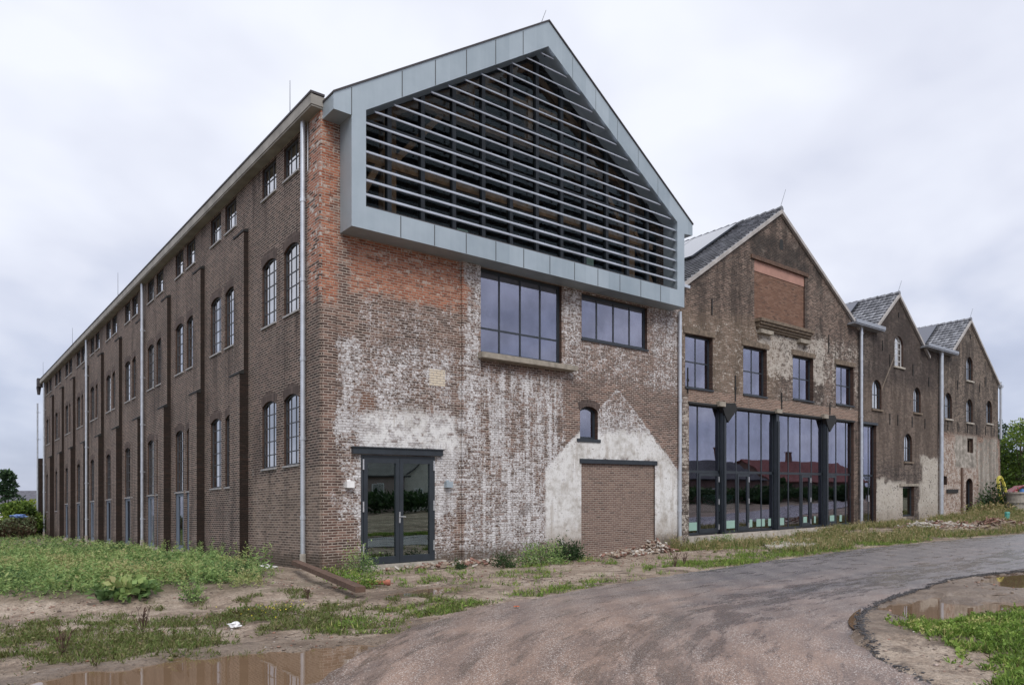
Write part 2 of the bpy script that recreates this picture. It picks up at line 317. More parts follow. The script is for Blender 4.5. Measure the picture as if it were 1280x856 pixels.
# ------------------------------------------------------------------ mesh helper
PRE={}
def wloc(o):
    return PRE[o.name]
def mkobj(name,me,parent=None,at=(0,0,0)):
    o=bpy.data.objects.new(name,me); COL.objects.link(o); at=Vector(at)
    if parent: o.parent=parent; o.location=at-PRE[parent.name]
    else: o.location=at
    PRE[o.name]=at; return o
class MB:
    def __init__(s): s.v=[]; s.f=[]; s.mi=[]; s.cur=0
    def poly(s,pts,mi=None):
        i=len(s.v); s.v+=[tuple(p) for p in pts]; s.f.append(tuple(range(i,i+len(pts)))); s.mi.append(s.cur if mi is None else mi)
    def box(s,a,b,mats=None):
        x0,y0,z0=a; x1,y1,z1=b; i=len(s.v)
        if x1<x0: x0,x1=x1,x0
        if y1<y0: y0,y1=y1,y0
        if z1<z0: z0,z1=z1,z0
        s.v+=[(x0,y0,z0),(x1,y0,z0),(x1,y1,z0),(x0,y1,z0),(x0,y0,z1),(x1,y0,z1),(x1,y1,z1),(x0,y1,z1)]
        F=[(0,1,5,4),(1,2,6,5),(2,3,7,6),(3,0,4,7),(4,5,6,7),(3,2,1,0)]  # -y,+x,+y,-x,top,bottom
        for k,q in enumerate(F):
            s.f.append(tuple(i+j for j in q)); s.mi.append(mats[k] if mats else s.cur)
    def prism(s,pts,d):   # pts 3d polygon, extruded along vector d
        n=len(pts); i=len(s.v); d=Vector(d)
        s.v+=[tuple(p) for p in pts]+[tuple(Vector(p)+d) for p in pts]
        s.f.append(tuple(range(i,i+n))); s.f.append(tuple(range(i+2*n-1,i+n-1,-1))); s.mi+=[s.cur]*2
        for k in range(n):
            j=(k+1)%n; s.f.append((i+k,i+j,i+n+j,i+n+k)); s.mi.append(s.cur)
    def tube(s,p0,p1,r0,r1=None,n=10,cap=True):
        r1=r0 if r1 is None else r1
        p0=Vector(p0); p1=Vector(p1); d=(p1-p0).normalized(); a=d.orthogonal().normalized(); b=d.cross(a); i=len(s.v)
        for p,r in ((p0,r0),(p1,r1)):
            for k in range(n):
                t=2*math.pi*k/n; s.v.append(tuple(p+a*math.cos(t)*r+b*math.sin(t)*r))
        for k in range(n):
            j=(k+1)%n; s.f.append((i+k,i+j,i+n+j,i+n+k)); s.mi.append(s.cur)
        if cap: s.f.append(tuple(i+k for k in range(n))[::-1]); s.f.append(tuple(i+n+k for k in range(n))); s.mi+=[s.cur]*2
    def path(s,pts,r,n=8):
        for a,b in zip(pts,pts[1:]): s.tube(a,b,r,r,n)
    def build(s,name,mats,parent=None,at=(0,0,0),rigid=False,smooth=False,recalc=True,local=False):
        # vertices are in world coordinates unless local; 'at' is the object's origin
        at=Vector(at); me=bpy.data.meshes.new(name)
        vs=s.v if local else [(x-at.x,y-at.y,z-at.z) for x,y,z in s.v]
        me.from_pydata(vs,[],s.f)
        if not isinstance(mats,(list,tuple)): mats=[mats]
        for m in mats: me.materials.append(m)
        me.polygons.foreach_set('material_index',s.mi)
        if recalc:
            bm=bmesh.new(); bm.from_mesh(me); bmesh.ops.recalc_face_normals(bm,faces=bm.faces); bm.to_mesh(me); bm.free()
        uv=me.uv_layers.new(name='UV'); co=np.empty(len(me.vertices)*3,'f'); me.vertices.foreach_get('co',co); co=co.reshape(-1,3)+np.array(at,'f')
        li=np.empty(len(me.loops),'i'); me.loops.foreach_get('vertex_index',li)
        w=np.stack([co[li,0]+co[li,1],co[li,2]],1).astype('f'); uv.data.foreach_set('uv',w.ravel())
        if smooth: me.polygons.foreach_set('use_smooth',[True]*len(me.polygons))
        me.update(); o=mkobj(name,me,parent,at)
        if rigid: RIGID.add(o.name)
        return o
def empty(name,label,cat,at,group=None):
    o=bpy.data.objects.new(name,None); COL.objects.link(o); o.location=at; o.empty_display_size=.3; PRE[o.name]=Vector(at)
    tag(o,label,cat,group); return o
def tag(o,label=None,cat=None,group=None,kind=None):
    if label: o['label']=label
    if cat: o['category']=cat
    if group: o['group']=group
    if kind: o['kind']=kind
    return o
def copypart(o,parent,at):
    c=o.copy(); COL.objects.link(c); c.parent=parent; at=Vector(at); c.location=at-PRE[parent.name]; PRE[c.name]=at
    for ch in list(o.children):
        g=ch.copy(); COL.objects.link(g); g.parent=c; g.location=ch.location; g.matrix_parent_inverse=Matrix(); PRE[g.name]=at+ch.location
    return c
def arch(a0,a1,z0,z1,rise,n=8):
    w=a1-a0; pts=[(a0,z0),(a1,z0)]
    if rise<=0: return pts+[(a1,z1),(a0,z1)]
    r=(w*w/4+rise*rise)/(2*rise); cx=(a0+a1)/2; cz=z1-r
    if rise>=w/2-1e-4: r=w/2; cz=z1-r
    t0=math.asin(min(1,w/2/r))
    for k in range(n+1):
        t=t0-2*t0*k/n; pts.append((cx+r*math.sin(t),cz+r*math.cos(t)))
    return pts
def P3(ax,a,d,z,pos=0): return (a,pos+d,z) if ax=='u' else (pos+d,a,z)
def wall(mb,ax,pos,outline,holes,th,mf=0,mr=1):
    loops=[outline]+holes; flat=[p for l in loops for p in l]
    tris=tessellate_polygon([[Vector((p[0],p[1],0)) for p in l] for l in loops])
    for t in tris:
        mb.poly([P3(ax,flat[i][0],0,flat[i][1],pos) for i in t],mf)
        mb.poly([P3(ax,flat[i][0],th,flat[i][1],pos) for i in t][::-1],mf)
    for li,l in enumerate(loops):
        for k in range(len(l)):
            a=l[k]; b=l[(k+1)%len(l)]
            mb.poly([P3(ax,a[0],0,a[1],pos),P3(ax,b[0],0,b[1],pos),P3(ax,b[0],th,b[1],pos),P3(ax,a[0],th,a[1],pos)],mr if li else mf)
def bx(mb,ax,a0,a1,d0,d1,z0,z1,pos=0):
    mb.box(P3(ax,a0,d0,z0,pos),P3(ax,a1,d1,z1,pos))
def mkwindow(parent,ax,pos,a0,a1,z0,z1,rise=0,inset=.12,cols=2,rows=2,fw=.06,mw=.03,fm='frame',gm='glass',sill=None,proto=None,transom=None,name='window',depth=.07,label=None):
    """frame mesh > pane (+ sill). Local origin at the lower left corner of the opening."""
    at=P3(ax,a0,0,z0,pos)
    if proto: return copypart(proto,parent,at)
    w=a1-a0; h=z1-z0; mb=MB(); d0=inset; d1=inset+depth
    out=arch(0,w,0,h,rise); inn=arch(fw,w-fw,fw,h-fw,rise*.8)
    wall(mb,ax,d0,out,[inn],depth,0,0)
    for i in range(1,cols): c=w*i/cols; hh=h-fw*.6-(rise*abs(2*i/cols-1)**2 if rise else 0); bx(mb,ax,c-mw/2,c+mw/2,d0+.008,d1-.008,fw*.5,hh)
    zr=transom if transom else [h*i/rows for i in range(1,rows)]
    for z in zr: bx(mb,ax,fw*.5,w-fw*.5,d0+.011,d1-.011,z-mw/2,z+mw/2)
    f=mb.build(name,M[fm],parent,at,local=True)
    if label: f['label']=label
    g=MB(); gp=arch(fw*.7,w-fw*.7,fw*.7,h-fw*.7,rise*.8)
    g.prism([P3(ax,p[0],d0+.022,p[1]) for p in gp],P3(ax,0,.008,0)); g.build('pane',M[gm],f,at,local=True)
    if sill:
        s=MB(); sp,sh,sm,ex=sill; bx(s,ax,-ex,w+ex,-sp,inset+.01,-sh,-.003); s.build('sill',M[sm],f,at,local=True)
    return f
def pipe(parent,x,y,z0,z1,r=.055,boot=True,off=(0,0)):
    at=(x,y,z0); mb=MB(); mb.tube((x,y,z0+(.35 if boot else 0)),(x,y,z1),r,r,14)
    z=z0+1.2
    while z<z1-.3:
        mb.tube((x,y,z),(x,y,z+.09),r+.012,r+.012,14); mb.box((x-.015,y-.015,z+.02),(x+off[0],y+off[1],z+.05)); z+=1.95
    p=mb.build('downpipe',M['zincpipe'],parent,at,smooth=False)
    if boot:
        b=MB(); b.tube((x,y,z0-.3),(x,y,z0+.36),r+.02,r+.02,12); b.build('pipe_boot',M['conc'],p,at)
    return p
def rod(parent,x,y,z,h=1.5,tx=0,ty=0):
    mb=MB(); mb.tube((x,y,z-.1),(x+tx,y+ty,z+h),.010,.006,6); mb.tube((x,y,z-.15),(x,y,z+.1),.03,.03,6)
    return mb.build('lightning_rod',M['seam'],parent,(x,y,z-.15))
def interior(parent,x0,x1,y0,y1,z0,z1,floors=()):
    mb=MB()
    for z in floors: mb.box((x0,y0,z-.15),(x1,y1,z))
    if len(floors): mb.build('floor_slab',M['ceil'],parent,(x0,y0,floors[0]))
# ================================================================== corner warehouse
A=empty('corner_warehouse','long brown brick warehouse nearest the viewer, with limewashed end wall and a projecting zinc gable','warehouse',(0,0,0))
TH=.35; DEPTH=46.2
CEN=[2.56]+[7.1+4.08*k for k in range(10)]
def slots(k):
    c=CEN[k]
    if k==0: return [(1.33,2.27),(2.80,3.80)]
    return [(c-1.20,c-.20),(c+.20,c+1.20)]
holes=[]
for k in range(11):
    for a,b in slots(k):
        holes.append([(a,10.0),(b,10.0),(b,10.86),(a,10.86)])
        holes.append(arch(a,b,6.46,8.25,.13))
        zl=2.55 if k==0 else (2.16 if k==1 else (.06 if 2<=k<=8 else 1.75))
        holes.append(arch(a,b,zl,4.38,.13))
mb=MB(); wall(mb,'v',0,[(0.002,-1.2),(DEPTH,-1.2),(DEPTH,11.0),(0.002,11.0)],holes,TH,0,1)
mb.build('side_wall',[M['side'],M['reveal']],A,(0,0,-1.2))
# brick arches over the openings, as thin proud segments
for k in range(11):
    for a,b in slots(k):
        for zt in (8.25,4.38):
            inn=arch(a-.02,b+.02,zt-.5,zt,.13)[2:]; outp=[(p[0]+(p[0]-(a+b)/2)*.12,p[1]+.26) for p in inn]
            mb=MB(); mb.prism([P3('v',p[0],-.006,p[1]) for p in inn+outp[::-1]],(.05,0,0)); mb.build('brick_arch',M['arch'],A,(0,a,zt))
# buttress-like pilasters
PV=[4.9+4.065*k for k in range(10)]
pil=None
for k,v in enumerate(PV):
    at=(0,v,-.6)
    if pil is None:
        mb=MB()
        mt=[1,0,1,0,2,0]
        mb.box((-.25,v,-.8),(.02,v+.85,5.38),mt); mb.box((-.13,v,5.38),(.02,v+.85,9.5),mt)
        mb.cur=2; mb.prism([(-.27,v-.02,5.36),(-.27,v-.02,5.41),(-.128,v-.02,5.50),(-.128,v-.02,5.36)],(0,.89,0))
        mb.prism([(-.15,v-.02,9.48),(-.15,v-.02,9.53),(.01,v-.02,9.60),(.01,v-.02,9.48)],(0,.89,0))
        pil=mb.build('pilaster',[M['side'],M['sidedark'],M['iron']],A,at)
    else: copypart(pil,A,at)
# corner pilaster
mb=MB(); mb.box((-.05,-.004,-.8),(.02,.77,9.7)); mb.box((-.02,-.002,9.7),(.02,.70,10.93)); mb.build('corner_pilaster',[M['side']],A,(0,0,-.8))
# windows of the side wall
pt=pm={}; protos={}
for k in range(11):
    for i,(a,b) in enumerate(slots(k)):
        w='n' if k==0 and i==0 else 'w'
        for nm,z0,z1,rise,cols,rows in (('t',10.0,10.86,0,3,2),('m',6.46,8.25,.13,3,5),('l',2.55 if k==0 else (2.16 if k<9 else 1.75),4.38,.13,3,5 if k==0 else 6)):
            key=(nm,w,round(z0,2)); b2=b
            pr=protos.get(key)
            o=mkwindow(A,'v',0,a,b,z0,z1,rise,.055,cols,rows,.045,.026,'steel','glassside',(.04,.05,'greysill',.03) if not(nm=='l' and 2<=k<=8) else (.02,.04,'steel',0.0),pr)
            if pr is None:
                protos[key]=o
# doors in the side wall under the lower windows
dproto=None
for k in range(2,9):
    for i,(a,b) in enumerate(slots(k)):
        at=(0,a,.06)
        if dproto is None:
            mb=MB(); w=b-a; h=2.04
            for (q0,q1,r0,r1) in ((0,.17,0,h),(w-.30,w,0,h),(.17,w-.30,h-.11,h),(.17,w-.30,0,.16)): mb.box((.02,q0,r0),(.12,q1,r1))
            mb.box((.03,w-.02,0),(.30,w+.001,h)); 
            dproto=mb.build('side_door',M['doorblue'],A,at,local=True)
            g=MB(); g.box((.045,.15,.15),(.055,w-.28,h-.10)); g.build('pane',M['glassold'],dproto,at,local=True)
            hd=MB(); hd.tube((.04,.17,1.0),(.04,.17,1.16),.012,None,8); hd.tube((.04,.17,1.15),(.07,.17,1.15),.01,None,6); hd.build('door_handle',M['steelbright'],dproto,at,local=True)
            stp=MB(); stp.box((-.12,-.05,-.2),(.2,w+.05,-.004)); stp.build('door_step',M['conc'],dproto,at,local=True)
        else: copypart(dproto,A,at)
for k in (4,6,8):
    v=CEN[k]-1.36; mb=MB(); mb.box((-.16,v-.07,2.0),(.0,v+.07,2.16)); mb.tube((-.10,v,1.93),(-.10,v,2.0),.05,.05,10); mb.build('wall_lamp',M['white'],A,(0,v,2.0))
# cornice with gutter
mb=MB(); mb.box((-.27,-.03,10.93),(.36,DEPTH,10.97)); mb.box((-.29,-.05,10.97),(-.24,DEPTH+.02,11.22)); mb.box((-.24,-.05,10.97),(.36,-.01,11.20))
mb.cur=1; mb.box((-.31,-.07,11.22),(.05,DEPTH+.04,11.27)); mb.build('gutter_cornice',[M['cornice'],M['roofedge']],A,(0,0,10.93))
mb=MB(); mb.box((-.42,DEPTH-.15,10.75),(.1,DEPTH+.35,11.35)); mb.tube((-.3,DEPTH+.2,10.2),(-.3,DEPTH+.2,10.75),.09,.16,8); mb.build('rain_head',M['roofedge'],A,(0,DEPTH,10.2))
mb=MB(); mb.box((-.30,DEPTH+.001,-1),(.1,DEPTH+.7,5.6)); mb.build('end_buttress',M['sidedark'],A,(0,DEPTH,-1))
for v in (.78,16.82,29.12,45.2): pipe(A,-.13,v,-.05,10.95,.058,True,(.12,0))
pipe(A,-.36,DEPTH+.35,-.1,9.6,.055,False,(.2,0))
for v,h in ((1.4,.95),(21,1.2),(33,1.1),(45,1.1)): rod(A,-.2,v,11.25,h)
mb=MB(); mb.tube((-.03,.72,2),(-.03,.72,10.9),.012,None,6); mb.build('cable',M['steelbright'],A,(0,.72,2))
# ---- front wall
fh=[[(1.04,-.02),(3.21,-.02),(3.21,2.72),(1.04,2.72)],
    [(4.72,5.66),(7.85,5.66),(7.85,8.06),(4.72,8.06)],[(8.71,6.57),(11.85,6.57),(11.85,8.0),(8.71,8.0)],
    arch(8.64,9.44,3.43,4.46,.13),[(8.70,-.9),(12.25,-.9),(12.25,2.66),(8.70,2.66)]]
top=[(13.60,-1.2),(13.60,8.60),(12.9,8.60),(12.9,10.9),(6.78,14.8),(.86,10.93),(.86,8.60),(.5,8.60),(.5,11.0),(0,11.0),(0,-1.2)]
# louvre room opening is cut away: wall stops at 8.6 between .86 and 12.7
outl=[(0,-1.2),(13.60,-1.2),(13.60,11.0),(12.75,11.0),(12.75,8.55),(.86,8.55),(.86,11.0),(0,11.0)]
mb=MB(); wall(mb,'u',0,outl,fh,TH,0,1); mb.build('front_wall',[M['front'],M['reveal']],A,(0,0,-1.2))
mb=MB(); mb.box((4.07,-.07,-.8),(4.70,.01,8.1)); mb.build('front_pilaster',M['front'],A,(4.07,0,-.8))
mb=MB(); mb.box((.0,-.045,-.8),(.34,.01,6.2)); mb.build('front_corner_pilaster',M['front'],A,(0,0,-.8))
mb=MB(); mb.box((8.70,.05,-1),(12.25,.3,2.66)); mb.build('brick_infill',M['infill'],A,(8.7,0,-1))
mb=MB(); mb.box((8.62,-.03,2.66),(12.35,.2,2.80)); mb.build('lintel',M['frame'],A,(8.7,0,2.66))
mb=MB(); mb.box((.78,-.10,2.74),(3.42,.2,2.89)); mb.box((.76,-.13,2.89),(3.45,.1,2.915)); mb.build('lintel',M['frame'],A,(.78,0,2.74))
mb=MB(); 
random.seed(3)
mb.prism([(4.60,-.28,5.49),(8.27,-.28,5.47),(8.29,-.28,5.61),(4.60,-.28,5.645)],(0,.30,0)); mb.build('stone_ledge',M['stone'],A,(4.7,0,5.5))
mb=MB()
for a,b,z0,z1 in ((.85,3.5,-.42,-.03),): mb.box((a,-.14,z0),(b,.3,z1))
mb.build('door_threshold',M['conc'],A,(1,0,-.4))
mb=MB(); mb.box((8.5,-.03,3.33),(9.55,.1,3.43)); mb.build('sill',M['frame'],A,(8.5,0,3.33))
mkwindow(A,'u',0,4.72,7.85,5.66,8.06,0,.10,4,2,.09,.055,transom=[.74])
mkwindow(A,'u',0,8.71,11.85,6.57,8.0,0,.10,4,1,.09,.055,transom=[.001],sill=(.05,.05,'frame',.03))
mkwindow(A,'u',0,8.64,9.44,3.43,4.46,.13,.14,1,1,.08,.05,transom=[.001])
# ledge items behind the big window
mb=MB(); mb.box((4.85,.5,5.72),(7.2,.9,5.95)); mb.build('indoor_duct',M['sticker'],A,(4.9,.5,5.7))
inn=arch(8.60,9.48,4.2,4.46,.13)[2:]; outp=[(p[0]+(p[0]-9.04)*.15,p[1]+.22) for p in inn]
mb=MB(); mb.prism([(p[0],-.006,p[1]) for p in inn+outp[::-1]],(0,.05,0)); mb.build('brick_arch',M['arch'],A,(9,0,4.46))
# double door
mb=MB()
for q in ((1.04,1.10,-.02,2.72),(3.15,3.21,-.02,2.72),(1.10,3.15,2.66,2.72),(1.04,3.21,-.10,-.021)): mb.box((q[0],-.02,q[2]),(q[1],.09,q[3]))
mb.box((.98,-.09,-.09),(3.27,.0,-.03))
D=mb.build('double_door',M['frame'],A,(1.04,0,-.1))
for i,(a,b) in enumerate(((1.105,2.12),(2.13,3.145))):
    mb=MB(); z0,z1=-.015,2.655; s=.105
    for q in ((a,a+s,z0,z1),(b-s,b,z0,z1),(a+s,b-s,z1-.13,z1),(a+s,b-s,z0,z0+.17)): mb.box((q[0],-.035,q[2]),(q[1],.06,q[3]))
    mb.build('door_leaf',M['frame'],D,(a,0,z0))
    mb=MB(); mb.box((a+s-.02,.01,z0+.15),(b-s+.02,.018,z1-.11)); mb.build('pane',M['glassdoor'],D,(a,0,z0))
for x in (1.085,3.165):
    for z in (.25,1.3,2.35):
        mb=MB(); mb.box((x-.02,-.052,z),(x+.02,-.036,z+.26)); mb.tube((x,-.05,z),(x,-.05,z+.26),.014,None,8); mb.build('hinge',M['steelbright'],D,(x,0,z))
mb=MB(); mb.box((2.10,-.05,1.0),(2.145,-.036,1.28)); mb.tube((2.12,-.045,1.16),(2.12,-.10,1.16),.011,None,8); mb.tube((2.12,-.10,1.16),(2.27,-.10,1.15),.011,None,8); mb.build('door_handle',M['steelbright'],D,(2.12,0,1.1))
for x,mm in ((.70,'white'),(3.62,'zinc')):
    mb=MB(); mb.box((x-.10,-.13,1.90),(x+.10,.0,2.06)); mb.box((x-.05,-.02,2.06),(x+.05,.0,2.1)); mb.build('wall_lamp',M[mm],A,(x,0,1.9))
pipe(A,13.50,-.1,-.18,8.1,.062,True,(0,.1))
# ---- roof and hidden sides
mb=MB(); e=.0
mb.prism([(-.02,.25,11.0),(6.78,.25,15.15),(13.58,.25,11.0),(13.58,.25,11.2),(6.78,.25,15.33),(-.02,.25,11.2)],(0,DEPTH-.25,0)); mb.build('roof',M['tiles'],A,(0,0,11))
mb=MB(); wall(mb,'u',DEPTH,[(0.36,-1.2),(13.6,-1.2),(13.6,11),(6.78,15.1),(0.36,11.1)],[],-TH); mb.box((13.3,.36,-1.2),(13.595,DEPTH-.36,11)); mb.build('rear_wall',M['sidedark'],A,(0,DEPTH,-1.2))
mb=MB(); mb.box((.36,.36,5.0),(13.3,DEPTH-.36,5.2)); mb.box((.36,.36,8.3),(13.3,DEPTH-.36,8.53)); mb.box((.36,.36,-.14),(13.3,DEPTH-.36,-.04)); mb.box((.36,9,5.21),(13.3,9.2,8.29)); mb.box((.36,14,-.04),(13.3,14.2,5)); mb.build('floor_slab',M['inside'],A,(0,.4,0))
# ---- zinc gable
def H(u,base,ap,z0=None): return None
outer=[(.48,8.08),(13.09,8.08),(13.09,10.62),(13.55,10.66),(13.55,11.05),(6.78,15.43),(.02,11.09),(.02,10.70),(.48,10.70)]
inner=[(.86,8.63),(12.71,8.63),(12.71,10.94),(6.76,14.70),(.86,10.94)]
mb=MB(); wall(mb,'u',-.6,outer,[inner],.6,0,0)
Z=mb.build('zinc_gable_frame',M['zinc'],A,(.48,-.6,8.08))
mb=MB()
for u in [1.82+k for k in range(11)]: mb.box((u-.012,-.604,8.09),(u+.012,-.60,8.62))
for u in [1.86+.985*k for k in range(5)]:
    zb=14.70-(6.76-u)*.637; zt=15.43-(6.78-u)*.642
    mb.box((u-.012,-.604,zb+.01),(u+.012,-.60,zt-.04)); u2=13.54-u; mb.box((u2-.005,-.603,zb+.01),(u2+.005,-.60,zt-.06))
mb.box((.47,-.604,10.70),(.49,-.6,11.35)); mb.build('panel_seam',M['seam'],Z,(1.8,-.6,8.1))
mb=MB()
for (p,q) in (((.0,11.07),(6.78,15.43)),((6.78,15.43),(13.57,11.03))):
    mb.prism([(p[0],-.63,p[1]),(q[0],-.63,q[1]),(q[0],-.63,q[1]+.045),(p[0],-.63,p[1]+.045)],(0,.75,0))
mb.build('roof_edge_strip',M['roofedge'],Z,(6.8,-.6,15.4))
mb=MB(); mb.box((.9,-.57,8.632),(12.68,-.52,8.67)); mb.build('drip_edge',M['roofedge'],Z,(1,-.6,8.6))
rod(A,6.78,-.1,15.45,.62,.25,-.1)
nl=17
for k in range(nl):
    z=8.97+k*.345
    if z<10.93: a,b=.87,12.70
    else:
        t=(z-10.94)/.637; a=.87+t+.12; b=12.70-t-.12
    if z>14.5: break
    mb=MB(); pr=[(a,-.56,z-.048),(a,-.545,z-.062),(a,-.45,z+.026),(a,-.465,z+.044)]
    mb.prism(pr,(b-a,0,0)); mb.build('louvre',M['slat'],Z,(a,-.5,z))
mb=MB()
for u in [1.82+k for k in range(11)]:
    zt=min(10.94+(u-.86)*.637,10.94+(12.71-u)*.637)+.05; mb.box((u-.06,-.05,8.6),(u+.06,.08,zt))
    z=8.97
    while z<zt-.25: mb.box((u-.012,-.40,z+.03),(u+.012,-.36,z+.13)); z+=.345
for z in (11.0,12.4): 
    a=.86 if z<10.94 else .86+(z-10.94)/.637; mb.box((a,-.045,z-.05),(13.57-a,.075,z+.05))
mb.build('mullion_grid',M['frame'],A,(1.8,0,8.6))
mb=MB(); mb.prism([(.86,.02,8.6),(12.71,.02,8.6),(12.71,.02,11),(6.78,.02,14.75),(.86,.02,11)],(0,.01,0)); mb.build('gable_glazing',M['glassdark'],A,(1,0,8.6))
mb=MB(); wall(mb,'u',4.6,[(.36,8.5),(13.25,8.5),(13.25,11.0),(6.78,14.9),(.36,11.0)],[[(1.6+1.3*k,9.9),(2.6+1.3*k,9.9),(2.6+1.3*k,10.35),(1.6+1.3*k,10.35)] for k in range(8)],.1); mb.build('loft_partition',M['inside'],A,(1,4.6,8.5))
mb=MB()
for k in range(8): mb.box((1.6+1.3*k,4.63,9.9),(2.6+1.3*k,4.66,10.35))
mb.build('loft_glass_strip',M['tealglass'],A,(1.6,4.6,9.9))
mb=MB(); T=.11
def beam(a,b,w=.11,d=.2):
    a=Vector(a); b=Vector(b); mb.tube(a,b,w*1.25,w*1.25,4)
for x in (2.0,11.3): mb.box((x-.19,.25,8.53),(x+.19,.5,11.9))
for x in (4.9,8.4): mb.box((x-.1,.9,8.53),(x+.1,1.1,13.2)) if False else None
beam((.7,.35,10.8),(6.78,.35,14.55)); beam((12.9,.35,10.8),(6.78,.35,14.55))
beam((.5,1.9,10.9),(6.78,1.9,14.8)); beam((13.0,1.9,10.9),(6.78,1.9,14.8))
beam((2.0,.35,10.2),(4.0,.35,12.5),.09); beam((11.3,.35,10.2),(9.4,.35,12.5),.09); beam((.9,.3,8.7),(1.9,.3,10.6),.09); beam((12.5,.3,8.7),(11.5,.3,10.6),.09)
mb.box((1.0,.22,10.15),(12.4,.4,10.42)); mb.box((3.0,.22,12.05),(10.5,.4,12.28)); mb.box((4.9,.22,13.2),(8.7,.4,13.4))
for x in (4.6,6.78,9.0): mb.box((x-.10,.2,12.3),(x+.10,.38,13.6))
mb.build('roof_timbers',M['wood'],A,(6.8,1,8.6))
mb=MB(); mb.box((5.0,-.02,8.66),(5.9,.6,9.0)) if False else None
mb.prism([(4.05,.15,8.65),(4.7,.15,8.65),(4.4,.15,9.05),(4.05,.15,9.05)],(0,.02,0)); mb.prism([(8.85,.15,8.7),(9.4,.15,8.7),(9.4,.15,9.3),(9.0,.15,9.3)],(0,.02,0)); mb.build('indoor_sheet',M['sticker'],A,(4,.15,8.6))

# ================================================================== gabled buildings
def verge_roof(B,u0,z0,ua,za,u1,z1,y0,y1,eave=True,skip=False,th=.16):
    for i,(p,q) in enumerate((((u0,z0),(ua,za)),((u1,z1),(ua,za)))):
        mb=MB(); dx=q[0]-p[0]; dz=q[1]-p[1]; L=math.hypot(dx,dz); nx,nz=-dz/L,dx/L
        if nz<0: nx,nz=-nx,-nz
        a=(p[0],p[1]); b=(q[0],q[1])
        # stepped courses of tiles
        n=int(L/.29); 
        for k in range(n):
            t0=k/n; t1=(k+1)/n
            x0,zz0=a[0]+dx*t0,a[1]+dz*t0; x1,zz1=a[0]+dx*t1,a[1]+dz*t1
            j=len(mb.v); h0=.10; h1=.055
            mb.prism([(x0,y0,zz0),(x1,y0,zz1),(x1+nx*h1,y0,zz1+nz*h1),(x0+nx*h0,y0,zz0+nz*h0)],(0,y1-y0,0))
        o=mb.build('roof_slope',M['tiles'],B,(p[0],y0,p[1]))
        me=o.data; uvl=me.uv_layers['UV']
        for l in me.loops:
            c=me.vertices[l.vertex_index].co; uvl.data[l.index].uv=(c.y+y0, math.hypot(c.x,c.z))
        vb=MB(); s=.0
        vb.prism([(p[0],y0-.07,p[1]-.10),(q[0],y0-.07,q[1]-.10),(q[0],y0-.07,q[1]+.06/nz*.7),(p[0],y0-.07,p[1]+.06/nz*.7)],(0,.16,0))
        vb.build('verge',M['verge'],B,(p[0],y0,p[1]))
    mb=MB(); y=y0-.05
    while y<y1-.4 and y<y0+26:
        mb.tube((ua,y,za+.09),(ua,y+.38,za+.07),.13,.105,8); y+=.36
    mb.build('ridge_tiles',M['tiles'],B,(ua,y0,za))
def solar(B,p,q,t0,t1,y0,y1,n):
    mb=MB(); fr=MB(); dx=q[0]-p[0]; dz=q[1]-p[1]; L=math.hypot(dx,dz); nx,nz=-dz/L,dx/L
    w=(y1-y0)/n
    for k in range(n):
        def pt(t,h): return (p[0]+dx*t+nx*h,p[1]+dz*t+nz*h)
        a=pt(t0,.17); b=pt(t1,.17); c=pt(t1,.21); d=pt(t0,.21)
        y=y0+k*w+.02; mb.prism([(r[0],y,r[1]) for r in (a,b,c,d)],(0,w-.04,0))
        a=pt(t0-.01,.13); b=pt(t1+.01,.13); c=pt(t1+.01,.17); d=pt(t0-.01,.17)
        fr.prism([(r[0],y-.02,r[1]) for r in (a,b,c,d)],(0,w-.005,0))
    o=mb.build('solar_panel',M['solar'],B,(p[0],y0,p[1])); fr.build('panel_frame',M['frame'],o,(p[0],y0,p[1]))
def anchors(B,lst):
    for (u,z,h) in lst:
        mb=MB(); mb.box((u-.025,-.03,z),(u+.025,.0,z+h)); mb.box((u-.05,-.04,z+h*.45),(u+.05,-.005,z+h*.55)); mb.build('wall_anchor',M['iron'],B,(u,0,z))
def shell(B,u0,u1,ztop,y1=46.,sides=True):
    mb=MB(); mb.box((u0+.36,y1-.3,-1),(u1-.001,y1,ztop)); mb.box((u0,.36,-1),(u0+.3,y1,ztop)); mb.box((u1-.3,.36,-1),(u1,y1-.31,ztop)); mb.build('rear_walls',M['b3'],B,(u0,y1,-1))
    mb=MB(); mb.box((u0+.31,.36,5.0),(u1-.31,y1-.31,5.2)); mb.box((u0+.31,.36,-.02),(u1-.31,y1-.31,.1)); mb.box((u0+.31,12,.1),(u1-.31,12.2,5.0)); mb.box((u0+.31,7,5.2),(u1-.31,7.2,ztop)); mb.build('floor_slab',M['inside'],B,(u0,.4,0))
